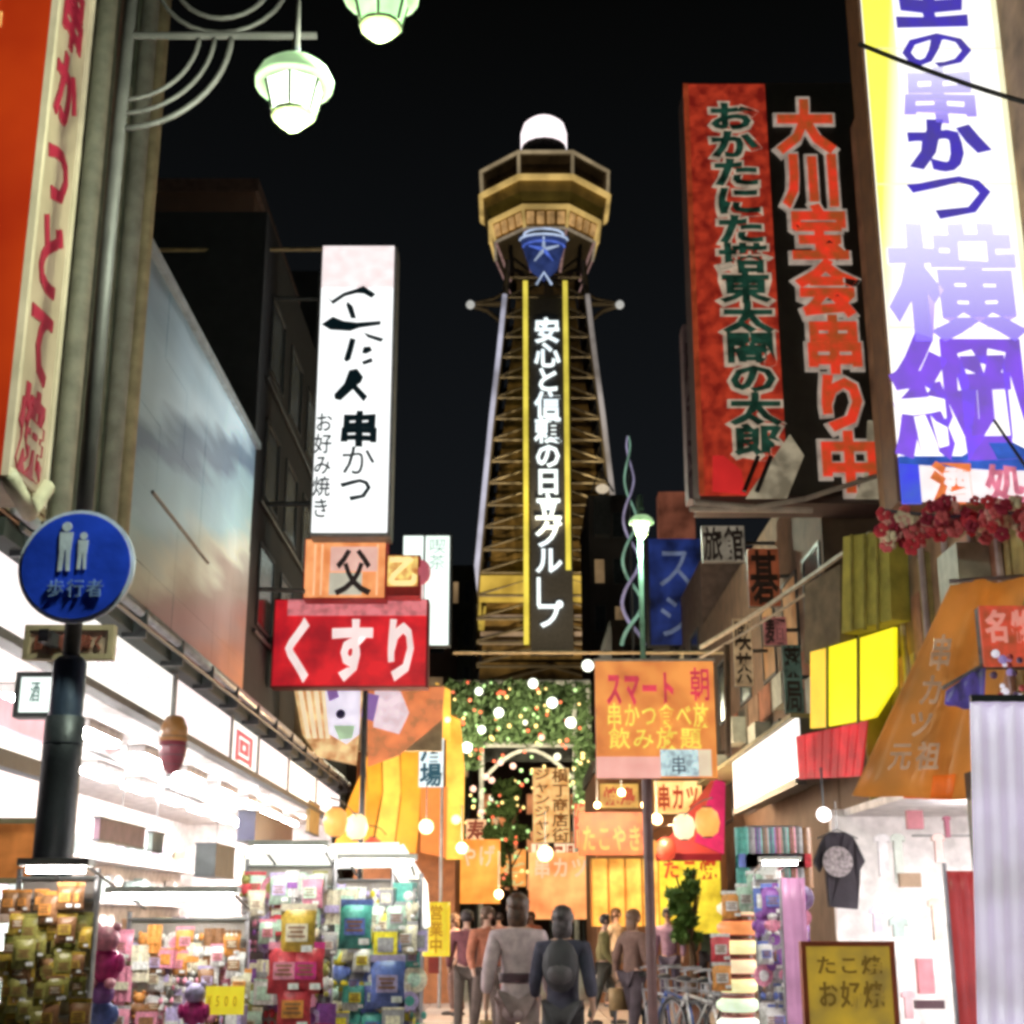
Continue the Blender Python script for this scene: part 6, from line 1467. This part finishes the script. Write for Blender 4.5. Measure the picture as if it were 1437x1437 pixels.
def person(loc, h, yaw, label, top, bottom, hair, stride=0.18, arm=0.1, coat=0.0, hands=True, group='people in the street', hairlen=0.0, bend=0.06, belt=None, sub=2, bag=None):
    t = thing('person', label, 'person', loc, group); t.rotation_euler = (0,0,yaw)
    k = h/1.70
    # facing -Y locally (towards the viewer when yaw = 0)
    P = {}
    P['pelvis']=(0,0,0.93); P['waist']=(0,0.0,1.06); P['chest']=(0,0.0,1.26); P['upper']=(0,0.01,1.38); P['neck']=(0,0.01,1.46); P['head0']=(0,-0.005,1.54)
    for s_,n_ in ((-1,'r'),(1,'l')):
        f = stride*s_
        P['hip'+n_]=(0.09*s_,0,0.88); P['knee'+n_]=(0.10*s_,-f*0.55-0.02,0.49); P['ank'+n_]=(0.10*s_,-f*0.95+0.05,0.085+abs(f)*0.05*(s_<0)); P['toe'+n_]=(0.115*s_,-f*0.95-0.12,0.03)
        P['sh'+n_]=(0.175*s_,0.01,1.37); P['elb'+n_]=(0.235*s_,0.03+f*0.3,1.10); P['wr'+n_]=(0.25*s_,-0.06+f*0.6,0.87+arm); P['hand'+n_]=(0.252*s_,-0.085+f*0.65,0.80+arm)
    P = {a:Vector(b)*k for a,b in P.items()}
    for a in ('waist','chest','upper','neck','head0','shl','shr'): P[a].y -= bend*(P[a].z-0.93*k)
    # body: legs, torso, arms, head, fingers as one surface
    names = ['pelvis','waist','chest','upper','neck','head0']
    ver = [P[n] for n in names]; rad = [(0.115*k,0.10*k),(0.10*k,0.085*k),(0.125*k,0.095*k),(0.10*k,0.08*k),0.046*k,0.048*k]
    edg = [(0,1),(1,2),(2,3),(3,4),(4,5)]
    def add(p,r,par): ver.append(Vector(p)); rad.append(r); edg.append((par,len(ver)-1)); return len(ver)-1
    hd = add(P['head0']+Vector((0,-0.012,0.05))*k,(0.072*k,0.084*k),5); add(P['head0']+Vector((0,-0.006,0.10))*k,(0.064*k,0.074*k),hd)
    for n_ in 'rl':
        a = add(P['hip'+n_],0.085*k,0); a = add(P['knee'+n_],0.055*k,a); a = add(P['ank'+n_],0.036*k,a); add(P['toe'+n_],0.032*k,a)
        a = add(P['sh'+n_],0.055*k,3); a = add(P['elb'+n_],0.038*k,a); a = add(P['wr'+n_],0.025*k,a)
        a = add(P['hand'+n_],(0.034*k,0.018*k),a)
        if hands:
            d = (P['hand'+n_]-P['wr'+n_]).normalized()
            for q in range(4):
                off = Vector((0,(q-1.5)*0.019,0))*k; L_ = (0.062,0.074,0.068,0.052)[q]*k
                b_ = add(P['hand'+n_]+off+d*0.03*k,0.0095*k,a); add(P['hand'+n_]+off+d*(0.03*k+L_)+Vector((-0.018 if n_=='l' else 0.018,0,0))*k,0.007*k,b_)
            b_ = add(P['hand'+n_]+Vector((0,-0.038,0.006))*k,0.010*k,a); add(P['hand'+n_]+Vector((0,-0.055,-0.03))*k,0.008*k,b_)
    skin_mesh('body', ver, edg, rad, SKIN_, t, sub)
    # face
    hc = P['head0']+Vector((0,-0.010,0.062))*k
    def loc_mb(mb,name,m): return place(t, mb, name, m)
    for s_ in (-1,1):
        loc_mb(MB().ball(hc+Vector((s_*0.030,-0.082,0.010))*k,0.011*k,0.006*k,0.007*k,8,5),'eye',BLACK)
        loc_mb(MB().ball(hc+Vector((s_*0.082,0.004,-0.005))*k,0.012*k,0.02*k,0.030*k,8,5),'ear',SKIN_)
    loc_mb(MB().ball(hc+Vector((0,-0.096,-0.014))*k,0.012*k,0.016*k,0.022*k,8,5),'nose',SKIN_)
    loc_mb(MB().ball(hc+Vector((0,-0.082,-0.048))*k,0.024*k,0.006*k,0.006*k,8,5),'mouth',mat('lips',(0.35,0.10,0.09),0.5))
    # hair
    mb = MB(); mb.ball(hc+Vector((0,0.014,0.020))*k,0.092*k,0.100*k,0.094*k,20,14)
    mb.v = [(x+0.006*k*math.sin(z*230+x*90),y+0.005*k*math.sin(x*260),z) for x,y,z in mb.v]
    mb.v = [(x,max(y,hc.y-0.055*k) if z < hc.z+0.045*k else y, max(z,hc.z-0.05*k-hairlen*(1 if y>hc.y else 0.2))) for x,y,z in mb.v]
    if hairlen: mb.ball(hc+Vector((0,0.06,-0.07))*k,0.085*k,0.045*k,0.12*k,12,8)
    loc_mb(mb,'hair',hair)
    # jacket
    ver=[P['pelvis']+Vector((0,0,-0.02-coat))*k]; rad=[(0.155*k+coat*0.1,0.125*k+coat*0.05)]; edg=[]
    if coat > 0.1:
        ver=[P['pelvis']+Vector((0,0,-coat))*k]; rad=[(0.185*k,0.15*k)]; a = add(P['pelvis'],(0.155*k,0.13*k),0)
    else: a = 0
    a = add(P['waist'],(0.135*k,0.115*k),a); a = add(P['chest'],(0.158*k,0.125*k),a); u = add(P['upper'],(0.12*k,0.095*k),a); add(P['neck']+Vector((0,0,-0.02))*k,0.062*k,u)
    for n_ in 'rl':
        a = add(P['sh'+n_],0.076*k,u); a = add(P['elb'+n_],0.058*k,a); add(P['wr'+n_]+Vector((0,0,0.02))*k,0.044*k,a)
    skin_mesh('jacket', ver, edg, rad, top, t, sub)
    if belt:
        loc_mb(MB().lathe(0,P['waist'].y,[(0.150*k,1.03*k),(0.152*k,1.05*k),(0.152*k,1.09*k),(0.150*k,1.10*k)],18,0,0.85),'belt',belt)
    if bag == 'pack':
        c_ = P['chest']+Vector((0,0.16,-0.02))*k
        loc_mb(MB().ball(c_,0.15*k,0.09*k,0.21*k,12,8),'backpack',mat('pack_cloth',(0.03,0.03,0.035),0.7)); loc_mb(MB().ball(c_+Vector((0,0.05,-0.06))*k,0.11*k,0.06*k,0.09*k,10,6),'pocket',mat('pack_pocket',(0.06,0.055,0.06),0.7))
    elif bag:
        hpt = P['handl']; loc_mb(MB().box(hpt.x-0.05*k,hpt.y-0.13*k,hpt.z-0.36*k,hpt.x+0.05*k,hpt.y+0.13*k,hpt.z-0.10*k),'shopping_bag',mat('bag_'+bag,{'red':(0.5,0.05,0.05),'white':(0.7,0.68,0.66),'tan':(0.4,0.26,0.12)}[bag],0.6))
        loc_mb(MB().tube([hpt+Vector((0,-0.1,-0.10))*k,hpt+Vector((0,0,0.0))*k,hpt+Vector((0,0.1,-0.10))*k],0.006,5),'bag_strap',IRON)
    loc_mb(MB().lathe(0,P['neck'].y,[(0.066*k,P['neck'].z-0.05*k),(0.060*k,P['neck'].z+0.0),(0.052*k,P['neck'].z+0.0)],12),'collar',top)
    # trousers
    ver=[P['pelvis']]; rad=[(0.135*k,0.115*k)]; edg=[]
    for n_ in 'rl':
        a = add(P['hip'+n_],0.10*k,0); a = add(P['knee'+n_],0.072*k,a); add(P['ank'+n_]+Vector((0,0,0.01))*k,0.06*k,a)
    skin_mesh('trousers', ver, edg, rad, bottom, t, sub)
    for n_ in 'rl':
        a,b_ = P['ank'+n_],P['toe'+n_]
        c_ = (a+b_)/2; loc_mb(MB().ball((c_.x,c_.y+0.0,0.045*k),0.048*k,0.135*k,0.045*k,12,7),'shoe',mat('shoe_dark',(0.04,0.035,0.035),0.5))
    return t
def cl(n,c): return mat('cloth_'+n,c,0.85,scale=14,var=0.25)
person((at(727,1350,11.6).x,11.6,0),1.70,PI,'walker in a long mauve-grey coat with dark belt, seen from behind',cl('mauve',(0.46,0.36,0.38)),cl('taupe',(0.30,0.22,0.22)),mat('hair_auburn',(0.05,0.02,0.008),0.5,var=0.6,scale=30),0.24,0.05,0.22,hairlen=0.12,bag='tan',belt=mat('belt_dark',(0.05,0.02,0.03),0.6))
person((at(790,1350,11.2).x,11.3,0),1.60,PI-0.15,'walker in a dark navy jacket beside the mauve-coated one',cl('navy',(0.035,0.035,0.06)),cl('charcoal',(0.05,0.05,0.055)),mat('hair_grey',(0.045,0.035,0.038),0.5,var=0.6,scale=30),-0.24,0.10,0.12,hairlen=0.03,bag='pack')
crowd = [(655,19.5,1.62,PI,'plum','wine jacket walking left of the yellow banner',(0.16,0.05,0.06),(0.08,0.06,0.05)),
 (682,18.2,1.66,0.5,'rust','rust jacket coming down the street left of couple',(0.40,0.14,0.08),(0.10,0.07,0.06)),
 (640,24,1.60,-1.2,'peach','peach top standing before the orange stall',(0.60,0.32,0.24),(0.2,0.12,0.1)),
 (846,22,1.58,1.5,'olive','olive jacket just right of the couple',(0.16,0.14,0.05),(0.06,0.06,0.05)),
 (862,26,1.70,0.9,'sand','sand coloured coat near the dark pole',(0.50,0.38,0.26),(0.14,0.10,0.08)),
 (886,17.5,1.62,PI-0.9,'brown','brown jacket right behind the dark pole',(0.16,0.09,0.07),(0.07,0.05,0.06)),
 (938,23.5,1.68,-0.4,'violet','dusty violet jacket behind the bicycles',(0.28,0.17,0.25),(0.06,0.05,0.09)),
 (992,27,1.68,PI,'forest','dark green jacket left of the lantern stack',(0.05,0.08,0.05),(0.04,0.04,0.05)),
 (745,30,1.66,0.1,'coral','coral top far up the street between the couple heads',(0.62,0.22,0.14),(0.16,0.09,0.08)),
 (700,28,1.64,PI,'rose','rose coat far up the street left of couple',(0.45,0.24,0.22),(0.12,0.08,0.08))]
for i,(x,Y,h,yaw,n_,lab,c1,c2) in enumerate(crowd):
    person((at(x,1290,Y).x,Y,0),h,yaw,'person in '+lab,cl(n_,c1),cl(n_+'_low',c2),mat('hair_%d'%(i%3),[(0.03,0.02,0.02),(0.08,0.04,0.02),(0.12,0.06,0.03)][i%3],0.6),(0.24,0.14,0.05,0.2)[i%4]*(1 if i%2 else -1),0.05,(0.0,0.14,0.04)[i%3],hands=False,sub=1,bag=(None,'red','pack','white',None,'tan')[i%6],hairlen=(0.0,0.08,0.03)[i%3])

# ================================================================ bicycles
def bicycle(loc, yaw, label, fc):
    t = thing('parked_bicycle', label, 'bicycle', loc, 'bicycles parked by the potted tree'); t.rotation_euler=(0,0,yaw)
    FM = mat('bike_'+label.split()[0],fc,0.35,0.3); R=0.33
    for x in (-0.52,0.52):
        me_ = MB().tube([(x+R*math.cos(a*PI/12),0,R+R*math.sin(a*PI/12)) for a in range(25)],0.018,6)
        w = place(t,me_,'wheel',mat('tyre',(0.03,0.03,0.03),0.7))
        place(w,MB().tube([(x+(R-0.03)*math.cos(a*PI/12),0,R+(R-0.03)*math.sin(a*PI/12)) for a in range(25)],0.009,5),'rim',STEEL)
        for s_ in range(12):
            a = s_*PI/6; place(w,MB().tube([(x,0,R),(x+(R-0.03)*math.cos(a),0,R+(R-0.03)*math.sin(a))],0.002,3),'spoke',STEEL)
    fr = MB(); bb=(-0.08,0,0.28); st=(-0.2,0,0.72); hd=(0.36,0,0.74); 
    for a,b_ in ((bb,st),(bb,hd),(st,(0.35,0,0.66)),(bb,(-0.52,0,R)),(st,(-0.52,0,R)),(hd,(0.52,0,R))): fr.tube([a,b_],0.016,6)
    place(t,fr,'frame',FM)
    place(t,MB().tube([hd,(0.33,0,0.98),(0.30,0.0,0.99)],0.013,6),'stem',STEEL); place(t,MB().tube([(0.18,-0.26,0.97),(0.32,-0.2,1.0),(0.33,0,0.99),(0.32,0.2,1.0),(0.18,0.26,0.97)],0.013,6),'handlebar',STEEL)
    place(t,MB().tube([st,(-0.22,0,0.86)],0.013,6),'seat_post',STEEL); place(t,MB().ball((-0.24,0,0.88),0.13,0.07,0.035),'saddle',BLACK)
    bk = MB()
    for z in (0.66,0.76,0.86):
        for p,q in (((0.42,-0.15,z),(0.72,-0.15,z)),((0.42,0.15,z),(0.72,0.15,z)),((0.42,-0.15,z),(0.42,0.15,z)),((0.72,-0.15,z),(0.72,0.15,z))): bk.tube([p,q],0.006,4)
    for p in ((0.42,-0.15),(0.72,-0.15),(0.42,0.15),(0.72,0.15),(0.57,-0.15),(0.57,0.15)): bk.tube([(*p,0.66),(*p,0.86)],0.005,4)
    place(t,bk,'basket',STEEL); place(t,MB().tube([(-0.08,-0.1,0.2),(-0.08,0.1,0.36)],0.012,5),'pedals',IRON)
    return t
for i,(x,Y,yaw,lab,c) in enumerate(((915,17.2,1.1,'silver bicycle parked nearest the couple, basket outward',(0.5,0.5,0.52)),(945,16.6,1.25,'blue bicycle parked in the middle of the row',(0.05,0.10,0.3)),(975,16.0,1.2,'white bicycle parked next to the blue one',(0.65,0.65,0.62)),(1000,15.6,1.35,'black bicycle parked closest to the lantern stack',(0.02,0.02,0.02)))):
    bicycle((at(x,1400,Y).x,Y,0.0),-yaw,lab,c)
# plant pot under the tree
p = at(966,1318,21); pt = thing('plant_pot','round terracotta pot under the bright leafy potted tree','pot',(p.x,21,0))
MB().lathe(p.x,21,[(0.16,0),(0.24,0.4),(0.27,0.42),(0.27,0.48),(0.2,0.48)],16).build('bowl', mat('terracotta',(0.30,0.12,0.06),0.8), pt)
